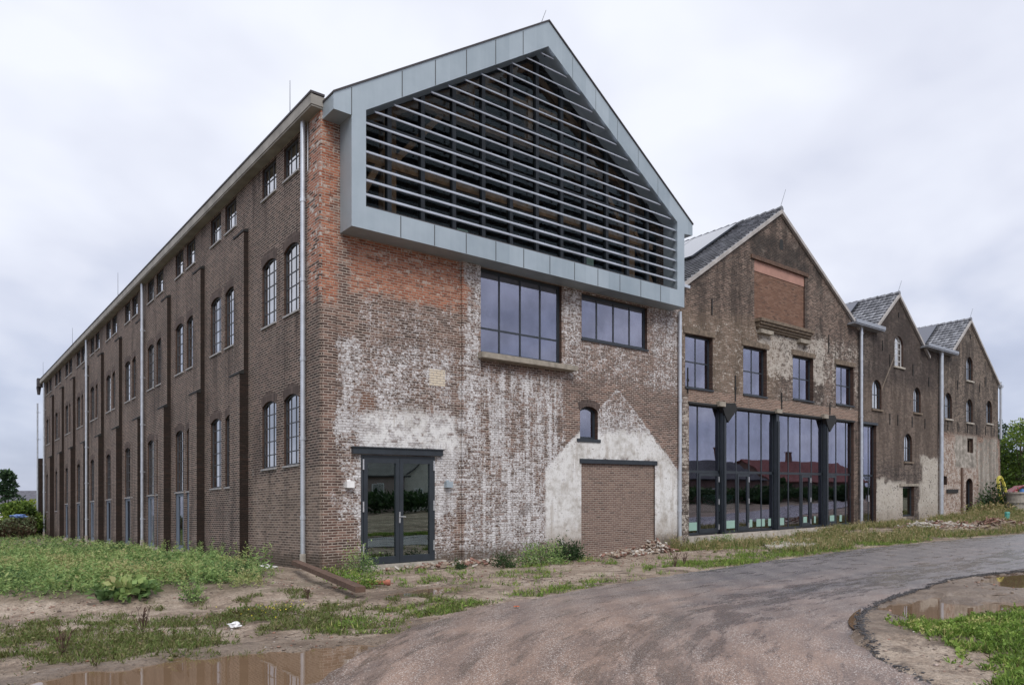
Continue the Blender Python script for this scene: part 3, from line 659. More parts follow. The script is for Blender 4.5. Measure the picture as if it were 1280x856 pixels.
# ---- second building
B=empty('glazed_warehouse','gabled brick warehouse with a tall dark framed glass front and bricked-up loft opening','warehouse',(13.62,0,0))
w2=[(13.92,15.57,5.50,7.44),(17.55,19.22,5.53,7.44),(21.19,22.88,5.62,7.48),(24.88,26.54,5.67,7.47)]
hl=[[(a,z0),(b,z0),(b,z1),(a,z1)] for a,b,z0,z1 in w2]
hl+= [[(14.14,.14),(26.56,.14),(26.56,4.98),(14.14,4.98)],[(18.32,8.6),(22.16,8.6),(22.16,10.93),(18.32,10.93)]]
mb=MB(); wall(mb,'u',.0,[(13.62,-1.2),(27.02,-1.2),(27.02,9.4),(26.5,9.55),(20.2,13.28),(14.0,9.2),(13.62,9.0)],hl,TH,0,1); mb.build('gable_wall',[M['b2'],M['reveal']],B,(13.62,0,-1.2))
for a,b,z0,z1 in w2:
    mkwindow(B,'u',0,a,b,z0,z1,0,.16,2,2,.075,.05,sill=(.05,.06,'frame',.02))
    mb=MB(); mb.prism([(a-.12,-.04,z1-.01),(b+.14,-.04,z1+.02),(b+.12,-.04,z1+.2),(a-.1,-.04,z1+.22)],(0,.2,0)); mb.build('lintel',M['woodgrey'],B,(a,0,z1))
mb=MB(); mb.box((18.32,.06,8.6),(22.16,.3,10.50)); mb.build('brick_infill',M['infill2'],B,(18.3,0,8.6))
mb=MB(); mb.box((18.32,.04,10.50),(22.16,.3,10.93)); mb.build('concrete_band',M['pink'],B,(18.3,0,10.5))
mb=MB(); mb.box((18.05,-.06,10.93),(22.4,.1,11.08)); mb.build('lintel',M['woodrust'],B,(18.3,0,10.9))
mb=MB()
for k,(d,z0,z1,a,b) in enumerate(((.30,8.46,8.58,18.35,22.45),(.24,8.36,8.46,18.4,22.4),(.16,8.26,8.36,18.4,22.4),(.10,8.18,8.26,18.45,22.35))): mb.box((a,-d,z0),(b,.02,z1))
mb.cur=1; mb.box((18.5,-.2,8.02),(19.4,.02,8.17)); mb.box((21.5,-.2,8.0),(22.3,.02,8.15))
mb.build('moulded_ledge',[M['woodgrey'],M['stone']],B,(18.4,0,8.2))
mb=MB(); mb.tube((20.3,-.01,12.0),(20.3,.02,12.0),.14,None,12); mb.box((20.16,-.008,11.7),(20.44,.02,12.0)); mb.build('vent_hole',M['iron'],B,(20.3,0,11.8))
anchors(B,[(15.5,8.3,.6),(24.2,7.9,.8),(17.0,12*0+5.2,1.0),(20.3,5.1,.7),(24.3,5.15,.5),(14.05,5.3,.9)])
# curtain wall
mb=MB()
bays=[(14.14,16.18),(16.40,19.92),(20.14,23.92),(24.14,26.56)]
for a,b in bays:
    for q in ((a,a+.07,.14,4.98),(b-.07,b,.14,4.98),(a,b,4.86,4.98),(a,b,.14,.24),(a,b,2.43,2.53)):
        mb.box((q[0]+.001,.14,q[2]+.001),(q[1]-.001,.24,q[3]-.001))
mull={0:[.34],1:[.25,.5,.75],2:[.25,.5,.75],3:[.42,.8]}
for i,(a,b) in enumerate(bays):
    for f in mull[i]: x=a+(b-a)*f; mb.box((x-.03,.135,.15),(x+.03,.235,4.97))
CW=mb.build('glass_front',M['frame'],B,(14.14,.14,.14))
for i,(a,b) in enumerate(bays):
    g=MB(); g.box((a+.03,.150,.2),(b-.03,.158,4.9)); g.build('pane',M['glass'],CW,(a,.18,.2))
for i,(a,b) in enumerate(((14.9,16.1),(17.35,18.1),(22.1,22.85),(24.2,25.1))):
    mb=MB()
    for q in ((a,a+.09,.2,2.42),(b-.09,b,.2,2.42),(a+.09,b-.09,2.32,2.42),(a+.09,b-.09,.2,.36)): mb.box((q[0],.115,q[2]),(q[1],.17,q[3]))
    mb.build('door_leaf',M['frame'],CW,(a,.1,.2))
    for z in (.3,1.25,2.1):
        mb=MB(); xx=(b+.02 if i!=3 else a-.02); mb.tube((xx,.11,z),(xx,.11,z+.2),.022,None,8); mb.build('hinge',M['steelbright'],CW,(xx,.1,z))
for x in (16.29,20.03,24.03):
    mb=MB(); mb.box((x-.11,.0,-.1),(x+.11,.13,4.97)); mb.box((x-.06,-.06,-.1),(x+.06,-.002,4.6)); mb.build('steel_column',M['frame'],B,(x,0,0))
for x in (16.29,24.03):
    mb=MB(); mb.prism([(x-.02,-.09,4.55),(x+.15,-.09,4.35),(x+.75,-.09,4.9),(x+.6,-.09,5.12),(x-.3,-.09,5.05)],(0,.2,0)); mb.build('bracket',M['iron'],B,(x,0,4.7))
    mb=MB(); mb.box((x-.5,-.16,4.92),(x-.12,.0,5.1)); mb.build('stone_block',M['stone'],B,(x-.4,0,4.9))
mb=MB(); mb.box((19.75,-.14,4.92),(20.15,.0,5.08)); mb.build('stone_block',M['stone'],B,(19.8,0,4.9))
mb=MB(); mb.box((14.1,-.05,4.9),(26.6,.13,4.985))
for k in range(60): 
    x=14.3+k*.2; mb.tube((x,-.055,4.93),(x,-.03,4.93),.03,None,6)
mb.build('steel_lintel',M['iron'],B,(14.1,0,4.9))
random.seed(5)
for a,b in ((14.3,.5),(16.55,.65),(18.7,.6),(19.55,.2),(20.3,.45),(22.3,.3),(23.2,.15),(24.6,.4),(25.5,.2),(18.2,.2)):
    mb=MB(); mb.box((a,.142,.32),(a+b,.147,.62)); mb.build('paper_sheet',M['sticker'],CW,(a,.14,.32))
mb=MB(); mb.box((17.2,1.6,.95),(19.4,1.65,1.65)); mb.box((17.9,1.66,.1),(18.0,1.7,1.0)); mb.build('indoor_board',M['white'],B,(17,1.6,.1))
mb=MB(); mb.box((13.9,-.16,-.5),(27.0,.1,.13)); mb.build('plinth',M['conc'],B,(14,0,-.5))
verge_roof(B,13.75,9.12,20.2,13.26,27.0,9.36,-.04,45.9)
solar(B,(13.75,9.12),(20.2,13.26),.47,.95,1.75,13.0,5)
mb=MB(); mb.box((13.62,-.2,8.98),(13.95,44,9.08)); mb.box((13.62,-.2,9.08),(13.65,44,9.18)); mb.build('gutter',M['zincpipe'],B,(13.6,0,9))
rod(B,20.2,.05,13.35,.9,.35,-.1)
mb=MB(); mb.box((25.9,-.42,9.42),(28.9,-.06,9.47)); mb.box((25.9,-.44,9.44),(28.9,-.40,9.60)); mb.box((25.9,-.40,9.38),(28.9,.1,9.42)); mb.build('box_gutter',M['leadroof'],B,(26,0,9.4))
pipe(B,27.02,-.14,.05,9.4,.07,False,(0,.1))
shell(B,13.62,27.02,9.0)
# ---- third building
B=empty('narrow_gabled_warehouse','dark brown gable second from the right, with patchy pale render around its low window','warehouse',(27.04,0,0))
av=[(30.84,31.86,8.0,9.56),(28.42,29.42,5.68,7.12),(33.11,34.0,5.80,7.14),(31.97,32.91,3.2,4.66)]
hl=[arch(a,b,z0,z1,(b-a)*.38) for a,b,z0,z1 in av]+[[(27.15,.16),(28.85,.16),(28.85,4.89),(27.15,4.89)],[(31.8,.37),(33.18,.37),(33.18,1.92),(31.8,1.92)]]
mb=MB(); wall(mb,'u',0,[(27.04,-1.2),(36.3,-1.2),(36.3,9.2),(34.5,9.4),(31.25,11.62),(28.7,9.5),(27.04,9.4)],hl,TH,0,1); mb.build('gable_wall',[M['b3'],M['reveal']],B,(27.04,0,-1.2))
for i,(a,b,z0,z1) in enumerate(av):
    mkwindow(B,'u',0,a,b,z0,z1,(b-a)*.38,.10,3 if i==0 else 2,5 if i==0 else 2,.07,.04,fm='palegrey' if i==0 else 'frame',gm='glassside',sill=(.08,.09,'conc' if i==0 else 'woodgrey',.08))
mb=MB()
for q in ((27.15,27.22,.16,4.89),(28.78,28.85,.16,4.89),(27.15,28.85,4.79,4.89),(27.15,28.85,.16,.26),(27.15,28.85,2.4,2.5),(27.75,27.81,.2,4.8),(28.3,28.36,.2,4.8)): mb.box((q[0],.14,q[2]),(q[1],.22,q[3]))
G=mb.build('glass_front',M['frame'],B,(27.15,.14,.16)); g=MB(); g.box((27.2,.150,.2),(28.8,.158,4.8)); g.build('pane',M['glass'],G,(27.2,.17,.2))
mb=MB(); mb.tube((28.28,.1,1.2),(28.28,.1,1.5),.03,None,8); mb.build('door_handle',M['steelbright'],G,(28.3,.1,1.2))
mb=MB(); mb.box((27.1,-.05,4.89),(28.95,.15,5.0)); mb.build('lintel',M['frame'],B,(27.1,0,4.9))
mkwindow(B,'u',0,31.8,33.18,.37,1.92,0,.15,1,1,.09,.04,transom=[.01],gm='glassdoor',name='low_window')
mb=MB(); mb.box((31.4,-.06,1.93),(33.6,.1,2.06)); mb.build('lintel',M['stone'],B,(31.5,0,1.93))
anchors(B,[(u,5.0-(.0),.55) for u in (30.3,31.2,32.9,34.5)]+[(29.5,8.6,.5),(31.5-1.2,7.9,.6),(33.0,7.7,.6),(35.0,7.3,.5),(31.3,10.5,.25)])
verge_roof(B,28.6,9.52,31.25,11.62,35.0,8.9,-.04,45.9)
solar(B,(28.6,9.52),(31.25,11.62),.12,.96,1.9,9.4,4)
rod(B,31.25,.05,11.7,.7,.3,-.1)
mb=MB(); mb.box((33.9,-.42,9.30),(38.0,-.06,9.35)); mb.box((33.9,-.44,9.32),(38.0,-.40,9.46)); mb.box((33.9,-.40,9.26),(38.0,.1,9.30)); mb.build('box_gutter',M['leadroof'],B,(34,0,9.3))
pipe(B,36.3,-.16,.25,9.3,.105,False,(0,.1))
shell(B,27.04,36.3,8.8)
# ---- fourth building
B=empty('end_gabled_warehouse','rightmost gabled brick building, its lower half grey crumbling render over red brick','warehouse',(36.32,0,0))
av=[(40.36,41.35,8.15,9.56),(37.2,38.2,5.72,7.2),(40.36,41.35,5.68,7.08),(43.57,44.53,5.8,7.22)]
hl=[arch(a,b,z0,z1,(b-a)*.4) for a,b,z0,z1 in av]+[arch(40.3,41.35,.35,2.4,.25),[(40.5,3.9),(41.4,3.9),(41.4,4.75),(40.5,4.75)],[(36.9,2.0),(37.5,2.0),(37.5,2.5),(36.9,2.5)]]
mb=MB(); wall(mb,'u',0,[(36.32,-1.2),(46.3,-1.2),(46.25,1.6),(46.0,2.6),(45.9,4.9),(45.6,4.95),(45.6,8.35),(40.9,11.68),(38.0,9.45),(36.32,9.3)],hl,TH,0,1); mb.build('gable_wall',[M['b4'],M['reveal']],B,(36.32,0,-1.2))
for i,(a,b,z0,z1) in enumerate(av): mkwindow(B,'u',0,a,b,z0,z1,(b-a)*.4,.10,2,2,.07,.04,fm='frame',gm='glassside',sill=(.08,.09,'conc',.06))
mkwindow(B,'u',0,40.3,41.35,.35,2.4,.25,.18,1,1,.12,.04,transom=[.01],fm='frame',gm='glassold',name='door')
mkwindow(B,'u',0,40.5,41.4,3.9,4.75,0,.15,2,1,.08,.04,transom=[.01],fm='woodgrey',gm='glassold',name='hatch')
mb=MB(); mb.box((37.4,-.06,1.55),(39.0,.1,1.75)); mb.build('lintel',M['iron'],B,(37.4,0,1.6))
mb=MB(); mb.box((39.5,-.06,.1),(39.75,.05,3.0)); mb.build('rusty_post',M['woodrust'],B,(39.5,0,.1))
anchors(B,[(37.6+1.45*k,5.05,.55) for k in range(6)]+[(40.95,10.6,.3),(43.3,8.0,.6),(39.0,7.5,.5),(42.4,7.6,.5)])
verge_roof(B,38.0,9.45,40.9,11.68,45.75,8.3,-.04,45.9)
solar(B,(38.0,9.45),(40.9,11.68),.12,.96,1.7,9.2,4)
rod(B,40.9,.05,11.75,.7,.3,-.1)
pipe(B,45.75,-.1,4.9,8.5,.07,False,(0,.1)); mb=MB(); mb.box((45.6,-.2,8.15),(45.95,45,8.3)); mb.build('gutter',M['zincpipe'],B,(45.7,0,8.2))
mb=MB(); mb.box((36.62,45.7,-1),(45.3,46,8.3)); mb.box((36.32,.36,-1),(36.62,46,8.3)); mb.build('rear_walls',M['b3'],B,(36.32,46,-1))
mb=MB(); mb.box((45.3,.36,-1),(45.59,46,8.3)); mb.build('right_wall',M['b4'],B,(45.6,.4,-1))
mb=MB(); mb.box((36.63,.36,5.0),(45.29,45.6,5.2)); mb.box((36.63,7,-.5),(45.29,7.2,8)); mb.build('floor_slab',M['inside'],B,(36.6,.4,0))
# ================================================================== ground
def _h(ix,iy,s):
    v=np.sin(ix*127.1+iy*311.7+s*74.7)*43758.5453; return v-np.floor(v)
def vn(x,y,s=0.):
    ix=np.floor(x); iy=np.floor(y); fx=x-ix; fy=y-iy; fx=fx*fx*(3-2*fx); fy=fy*fy*(3-2*fy)
    a=_h(ix,iy,s); b=_h(ix+1,iy,s); c=_h(ix,iy+1,s); d=_h(ix+1,iy+1,s)
    return (a*(1-fx)+b*fx)*(1-fy)+(c*(1-fx)+d*fx)*fy
def fbm(x,y,f,o=4,s=0.):
    t=0; a=.5; n=0
    for k in range(o): t=t+a*vn(x*f,y*f,s+k*3.3); n+=a; a*=.5; f*=2.03
    return t/n
def sst(x,a,b):
    t=np.clip((x-a)/(b-a),0,1); return t*t*(3-2*t)
def pip(px,py,poly):
    ins=np.zeros(px.shape,bool); n=len(poly)
    for i in range(n):
        x0,y0=poly[i]; x1,y1=poly[(i+1)%n]
        if y0==y1: continue
        c=((y0>py)!=(y1>py))&(px<(x1-x0)*(py-y0)/(y1-y0)+x0); ins^=c
    return ins
def pdist(px,py,poly,closed=True):
    d=np.full(px.shape,1e9); n=len(poly)
    for i in range(n if closed else n-1):
        x0,y0=poly[i]; x1,y1=poly[(i+1)%n]; dx,dy=x1-x0,y1-y0; L=dx*dx+dy*dy+1e-9
        t=np.clip(((px-x0)*dx+(py-y0)*dy)/L,0,1); d=np.minimum(d,np.hypot(px-x0-t*dx,py-y0-t*dy))
    return d
def sdist(px,py,poly):
    d=pdist(px,py,poly); return np.where(pip(px,py,poly),d,-d)   # positive inside
ROAD=[(-12,-24),(-9.2,-16.5),(-6.6,-12.4),(-4.8,-10.32),(-3.86,-9.37),(-2.02,-7.88),(-.51,-7.39),(.98,-7.2),(2.96,-6.9),(5.23,-6.58),(7.22,-6.45),(10.84,-6.15),(16,-6.0),(20,-6.3),(26.6,-6.9),(36,-9.2),(60,-18),(110,-38),
      (112,-44),(60,-24.5),(36,-15.2),(22,-12.0),(14,-11.5),(9.65,-11.45),(7.54,-11.2),(5.36,-11.33),(4.11,-11.47),(2.48,-11.80),(1.25,-12.23),(.02,-12.90),(-.74,-13.47),(-1.18,-13.92),(-1.9,-15.2),(-2.6,-17.5),(-3,-24)]
MOUND=[(-.55,.5),(-1.2,-.4),(-1.8,-1.5),(-2.4,-2.9),(-3.2,-3.4),(-3.9,-2.5),(-5,-2.7),(-5.7,-2.3),(-6.5,-1.7),(-9,-1.2),(-30,-1),(-60,40),(-60,70),(-.55,70)]
PUD=[(-5.05,-9.2,2.3,.92,-.10,-.215),(4.7,-12.45,2.9,.78,.10,-.212),(8.8,-12.1,2.6,.70,.06,-.215),(-.1,-4.75,1.0,.42,.35,-.222)]
def ell(u,v,p):
    c,s=math.cos(p[4]),math.sin(p[4]); dx=u-p[0]; dy=v-p[1]; a=(dx*c+dy*s)/p[2]; b=(-dx*s+dy*c)/p[3]
    return np.hypot(a,b)
def G(u,v):
    u=np.asarray(u,float); v=np.asarray(v,float)
    z=-.2+0*u
    z=z+.28*sst(u,13.5,30)*sst(v,-7.5,-.5)+.25*sst(u,30,40)*sst(v,-7,-2)
    z=z-.12*sst(v,-2.2,-.4)*sst(u,7,9)*sst(u,13.6,12.8)+.08*sst(v,-3,-.5)*sst(u,4,0)*sst(u,-1,0)
    inm=sdist(u,v,MOUND); near=sst(np.hypot(u,v),260,60)
    z=z+(.18+.08*sst(u,-1.2,-3)*sst(v,18,2))*sst(inm,-.9,.6)*near
    z=z+(fbm(u,v,1.1,4,1)-.5)*.09+(fbm(u,v,6,3,5)-.5)*.03
    z=z+(fbm(u,v,.06,3,2)-.5)*1.2*sst(np.hypot(u-10,v-15),60,130)
    wet=0*u
    for p in PUD:
        e=ell(u,v,p)+(fbm(u,v,2.2,3,9)-.5)*.9
        m=sst(e,2.1,1.35)
        flat=p[5]+.030+(fbm(u,v,5,3,4)-.5)*.02-FALL*(RX*(u-p[0])+RY*(v-p[1]))
        z=z*(1-m)+flat*m; z=z-.075*sst(e,1.18,.80); wet=np.maximum(wet,sst(e,1.9,1.0))
    return z,wet
def zat(u,v): return float(G(np.array([u]),np.array([v]))[0][0])
BAND=[(-9,-2.4),(-6.6,-2.98),(-4.17,-4.3),(-2.85,-5.6),(-1.5,-6.2),(-2.0,-7.7),(-3.2,-8.1),(-4.03,-7.9),(-5.11,-7.9),(-5.98,-8.2),(-6.92,-7.6),(-9,-7.2)]
GREEN=[(-9,-4.3),(-6.74,-4.8),(-5.69,-5.4),(-4.69,-6.0),(-4.0,-7.5),(-5.38,-8.1),(-6.91,-7.5),(-9,-7.2)]
RG=[(60,-26),(30,-14.6),(14,-12.4),(8.6,-12.7),(3.03,-12.8),(2.43,-12.55),(1.45,-12.7),(.85,-13.2),(-.1,-13.7),(-.9,-14.3),(-1.3,-14.9),(-1.6,-17),(-1.6,-24),(60,-60)]
STRIP=[(-3.6,-8.3),(-1.44,-6.9),(.66,-6.2),(1.54,-6.3),(4.25,-5.2),(7.41,-4.2),(10.97,-4.0),(16,-4.2),(22,-4.0),(30,-3),(40,-2.5),(60,-8),(60,-17),(36,-8.6),(26.6,-6.5),(20,-5.9),(16,-5.6),(10.8,-5.8),(7.2,-6.1),(5.2,-6.25),(2.96,-6.6),(.98,-6.9),(-.5,-7.1),(-2.0,-7.6),(-3.0,-8.5)]
def veg(u,v):
    n=fbm(u,v,.9,4,21); n2=fbm(u,v,3.1,3,33)
    road=sst(sdist(u,v,ROAD),-.02,-.12)
    m=sst(sdist(u,v,MOUND)+(n-.5)*1.0,-.3,.4)
    b=sst(sdist(u,v,BAND)+(n-.5)*.8,-.2,.4)*sst(n2*.6+n*.5,.44,.66)*.75
    g=sst(sdist(u,v,GREEN)+(n-.5)*.8,-.2,.5)*sst(n2*.6+n*.5,.34,.56)
    r=sst(sdist(u,v,RG)+(n-.5)*1.1,-.1,.5)*sst(n2*.75+n*.4,.46,.62)
    s=sst(sdist(u,v,STRIP)+(n-.5)*.8,-.3,.4)*sst(n2*.5+n*.6,.44,.62)
    w0=sst(n2*.65+n*.45,.56,.68)*.7*sst(v,-9,-7.5)*sst(v,0.5,-.5)*sst(u,3,0)
    w=sst(u,-.5,.5)*sst(u,47,40)*sst(v,-6.8,-5.5)*sst(n2*.5+n*.6,.60,.72)*.6*sst(v,.1,-.2)
    far=sst(np.hypot(u,v),50,80)*.8
    pud=1
    for p in PUD: pud=pud*sst(ell(u,v,p)+(n2-.5)*.6,.75,1.1)
    return np.clip(np.maximum.reduce([m,b,g,r,s,w,w0,far])*road*pud,0,1)
def axis_(a,b,fine,step,lim):
    c=list(np.arange(a,b,fine)); x=b; d=fine
    while x<lim: c.append(x); d=min(d*1.13,80); x+=d
    c.append(lim); l=[]; x=a; d=fine
    while x>-lim: d=min(d*1.13,80); x-=d; l.append(x)
    return np.array(l[::-1]+c)
U=axis_(-9.5,17,.085,0,1400); V=axis_(-16.5,1.2,.085,0,1400)
uu,vv=np.meshgrid(U,V,indexing='ij'); uf=uu.ravel(); vf=vv.ravel()
zf,wetf=G(uf,vf); rd=sdist(uf,vf,ROAD); zf=zf-.06*sst(rd,-.04,.10)+.015*sst(rd,-.6,-.1)*sst(rd,.1,0)*(uf<3)
vg=veg(uf,vf); nu,nv=len(U),len(V)
idx=np.arange(nu*nv).reshape(nu,nv); q=np.stack([idx[:-1,:-1],idx[1:,:-1],idx[1:,1:],idx[:-1,1:]],-1).reshape(-1,4)
def npmesh(name,co,faces,k,mats,attrs={},smooth=False):
    me=bpy.data.meshes.new(name); me.vertices.add(len(co)); me.vertices.foreach_set('co',np.ascontiguousarray(co,'f').ravel())
    me.loops.add(len(faces)*k); me.loops.foreach_set('vertex_index',np.ascontiguousarray(faces,'i').ravel())
    me.polygons.add(len(faces)); me.polygons.foreach_set('loop_start',np.arange(0,len(faces)*k,k,dtype='i'))
    for m in mats: me.materials.append(m)
    for a,val in attrs.items():
        t=me.attributes.new(a,'FLOAT','POINT'); t.data.foreach_set('value',np.ascontiguousarray(val,'f'))
    me.update(calc_edges=True); me.validate()
    if smooth: me.polygons.foreach_set('use_smooth',[True]*len(me.polygons))
    return me
def groundmat():
    n=NT('gravelly_soil'); p=n.pos(); vg=n.attr('veg'); wet=n.attr('wet')
    px_,py_,pz_=n.sep(p); x_sel=(py_.sm(-3.5,-5)*.8+.2)
    a=n.noise(p,.5,5,.6); b=n.noise(p,3.,6,.7); f=n.noise(p,26,5,.7); st=n.voro(p,22,1); sd=n.voro(p,22,0); st2=n.voro(p,70,1); sd2=n.voro(p,70,0)
    c=n.ramp((a*.5+b*.5),[(.33,(.10,.075,.055)),(.44,(.24,.18,.135)),(.53,(.42,.335,.265)),(.66,(.56,.475,.39))])
    c=n.mix(f.sm(.42,.68)*.6,c,(.12,.09,.07)); c=n.mix(n.noise(p,9,5,.75).sm(.52,.66)*.6,c,(.13,.10,.078))
    mud=n.noise(p,1.3,6,.7).sm(.52,.64)*x_sel; c=n.mix(mud*.75,c,(.085,.06,.045))
    sx=n.sep(st)[0]; pb=sd.sm(.30,.18)*sx.sm(.62,.66)*b.sm(.4,.55)
    c=n.mix(pb*.9,c,n.ramp(n.sep(st)[1],[(0,(.13,.11,.10)),(.5,(.27,.235,.21)),(1,(.48,.45,.42))]))
    pb2=sd2.sm(.34,.2)*n.sep(st2)[0].sm(.5,.6); c=n.mix(pb2*.7,c,n.ramp(n.sep(st2)[1],[(0,(.09,.07,.06)),(1,(.44,.37,.31))]))
    c=n.mix((vg*(b*.8+.35)).sat()*.75,c,n.ramp(f,[(.3,(.035,.030,.012)),(.7,(.075,.075,.025))]))
    c=n.mix(wet*.6,c,(.10,.068,.045))
    n.set('Base Color',c); n.set('Roughness',(.85-wet*.45+f*.1).sat()); n.set('Specular IOR Level',.4)
    n.bump(f*.7+b*2.2+pb*.9+pb2*.5,.045,1.); return n.m
GM=groundmat()
go=mkobj('ground',npmesh('ground',np.stack([uf,vf,zf],1),q,4,[GM],{'veg':vg,'wet':wetf},True)); tag(go,kind='structure')
# road: one sheet with a ragged edge and a skirt
def chaikin(P,n):
    for _ in range(n):
        Q=[]
        for i in range(len(P)):
            p=P[i]; q_=P[(i+1)%len(P)]; Q+=[(p[0]*.75+q_[0]*.25,p[1]*.75+q_[1]*.25),(p[0]*.25+q_[0]*.75,p[1]*.25+q_[1]*.75)]
        P=Q
    return P
ROAD=chaikin(ROAD,2)
random.seed(9)
rp=[]
for i in range(len(ROAD)):
    a=ROAD[i]; b=ROAD[(i+1)%len(ROAD)]; L=math.hypot(b[0]-a[0],b[1]-a[1]); n=max(1,int(L/(.05 if L<14 and abs(a[1])<16 else 2)))
    for k in range(n):
        t=k/n; x=a[0]+(b[0]-a[0])*t; y=a[1]+(b[1]-a[1])*t; j=float(fbm(np.array([x]),np.array([y]),2.4,5,8)[0]-.5)*(.30 if y>-9.8 else .13)
        nx,ny=-(b[1]-a[1])/L,(b[0]-a[0])/L; rp.append((x+nx*j,y+ny*j))
mb=MB(); zr=-.165
for t in tessellate_polygon([[Vector((p[0],p[1],0)) for p in rp]]): mb.poly([(rp[i][0],rp[i][1],zr) for i in t])
for k in range(len(rp)):
    a=rp[k]; b=rp[(k+1)%len(rp)]; mb.poly([(a[0],a[1],zr),(b[0],b[1],zr),(b[0],b[1],zr-.16),(a[0],a[1],zr-.16)])
def roadmat():
    n=NT('wet_asphalt'); p=n.pos(); x,y,z=n.sep(p)
    a0=(3-x).mx(0); a1=(x-16).mx(0); d=y+6.4+a0*a0*.062+a1*a1*.010
    q=n.vec(x*.55,d*1.9,0); a=n.noise(n.vec(x*.18,d*.9,0),1,5,.6,.3); b=n.noise(q,1.1,6,.68,.5); f=n.noise(p,60,3,.7); st=n.voro(p,62,1); sd=n.voro(p,62,0); s=n.sep(st)
    s2=n.voro(p,40,1); sd2=n.voro(p,40,0); t2=n.sep(s2)
    c=n.ramp(a*.4+b*.6,[(.3,(.058,.051,.056)),(.5,(.108,.095,.098)),(.7,(.17,.148,.148))])
    c=n.mix(sd.sm(.5,.2)*s[0].sm(.35,.45)*.8,c,n.ramp(s[1],[(0,(.03,.028,.03)),(.45,(.19,.17,.165)),(1,(.80,.76,.72))]))
    trk=(d+2.6+(b-.5)*.9).abs().sm(1.1,.3)*.6+(d+5.0+(b-.5)*.9).abs().sm(.9,.2)*.5
    dust=((x*.15+y*.03).sm(1.0,-.9)*.95+trk*.3+(b-.5)*.9+(a-.5)*.6-.12).sat()
    c=n.mix(dust*.75,c,n.mix((f*.6+b*.5).sm(.4,.66),(.13,.076,.050),(.35,.225,.16)))
    c=n.mix(sd.sm(.5,.25)*s[2].sm(.72,.8)*.8,c,(.62,.57,.53)); c=n.mix(sd.sm(.5,.25)*s[2].sm(.22,.15)*.8,c,(.025,.022,.024))
    c=n.mix(sd2.sm(.42,.2)*t2[0].sm(.70,.76)*.9,c,n.ramp(t2[1],[(0,(.04,.035,.035)),(.5,(.24,.19,.16)),(1,(.72,.67,.62))]))
    wet=(n.noise(q,1.7,7,.72)+(d+3.8).abs().sm(1.2,.2)*.10+d.sm(-.9,-.1)*.08).sm(.53,.63)
    c=n.mix(wet*.42,c,(.050,.038,.033))
    n.set('Base Color',c); n.set('Roughness',(.33-wet*.24+f*.12+dust*.12).sat()); n.set('Specular IOR Level',.9)
    n.bump(f*.5+sd*.5+sd2*.4+b*.6,.008,.8); return n.m
ro=mb.build('road',roadmat(),None,(0,0,0)); tag(ro,kind='structure')
# puddles
def watermat(name,c):
    n=NT(name); p=n.pos(); n.set('Base Color',n.mix(n.noise(p,1.5,3),c,tuple(q*.75 for q in c))); n.set('Roughness',.02); n.set('IOR',1.33); n.set('Specular IOR Level',1.0)
    n.bump(n.noise(p,2.5,2),.0015,.3); return n.m
WM=watermat('muddy_water',(.20,.13,.08))
for p in PUD:
    me=bpy.data.meshes.new('puddle'); c,s=math.cos(p[4]),math.sin(p[4]); pts=[]
    for k in range(48):
        t=k/48*2*math.pi; a=math.cos(t)*p[2]*1.45; b=math.sin(t)*p[3]*1.45; pts.append((a*c-b*s,a*s+b*c,0))
    me.from_pydata(pts,[],[tuple(range(48))]); me.materials.append(WM); o=mkobj('puddle',me,None,(p[0],p[1],p[5])); RIGID.add(o.name); tag(o,kind='structure')
# ------------------------------------------------------------------ plants
def leafmat(name,cols,rough=.6,tr=.3):
    n=NT(name); t=n.attr('tone'); c=n.ramp(t,[(i/(len(cols)-1),q) for i,q in enumerate(cols)])
    n.set('Base Color',c); n.set('Roughness',rough); n.set('Specular IOR Level',.3); nt=n.nt; out=nt.nodes['Material Output']
    ts=nt.nodes.new('ShaderNodeBsdfTranslucent'); nt.links.new(c.k,ts.inputs[0]); mx=nt.nodes.new('ShaderNodeMixShader'); mx.inputs[0].default_value=tr
    nt.links.new(n.b.outputs[0],mx.inputs[1]); nt.links.new(ts.outputs[0],mx.inputs[2]); nt.links.new(mx.outputs[0],out.inputs[0]); return n.m
LM={'weed':leafmat('weed_leaf',[(.04,.08,.028),(.10,.17,.06),(.20,.31,.105),(.30,.40,.14),(.38,.36,.17)]),
 'grass':leafmat('grass_blade',[(.10,.08,.035),(.08,.13,.025),(.15,.25,.045),(.24,.35,.065),(.42,.40,.16)]),
 'mixed':leafmat('rough_grass',[(.06,.045,.02),(.10,.10,.03),(.11,.17,.04),(.20,.21,.08),(.27,.22,.13)]),
 'dry':leafmat('dry_grass',[(.06,.12,.03),(.12,.18,.05),(.22,.21,.08),(.36,.29,.15),(.48,.40,.24)]),
 'dark':leafmat('dark_leaf',[(.012,.03,.010),(.03,.065,.02),(.055,.105,.032)]),
 'tree':leafmat('tree_leaf',[(.03,.055,.012),(.08,.14,.025),(.17,.25,.04),(.32,.36,.06)]),
 'pine':leafmat('conifer_leaf',[(.02,.045,.022),(.05,.095,.045),(.10,.16,.07)]),
 'yellow':leafmat('yellow_flower',[(.55,.45,.03),(.75,.65,.08)]),
 'blue':leafmat('blue_sheet',[(.12,.22,.55),(.3,.42,.7)])}
BARK=simple('bark',(.10,.075,.055),.9,0,.3,6,.01)
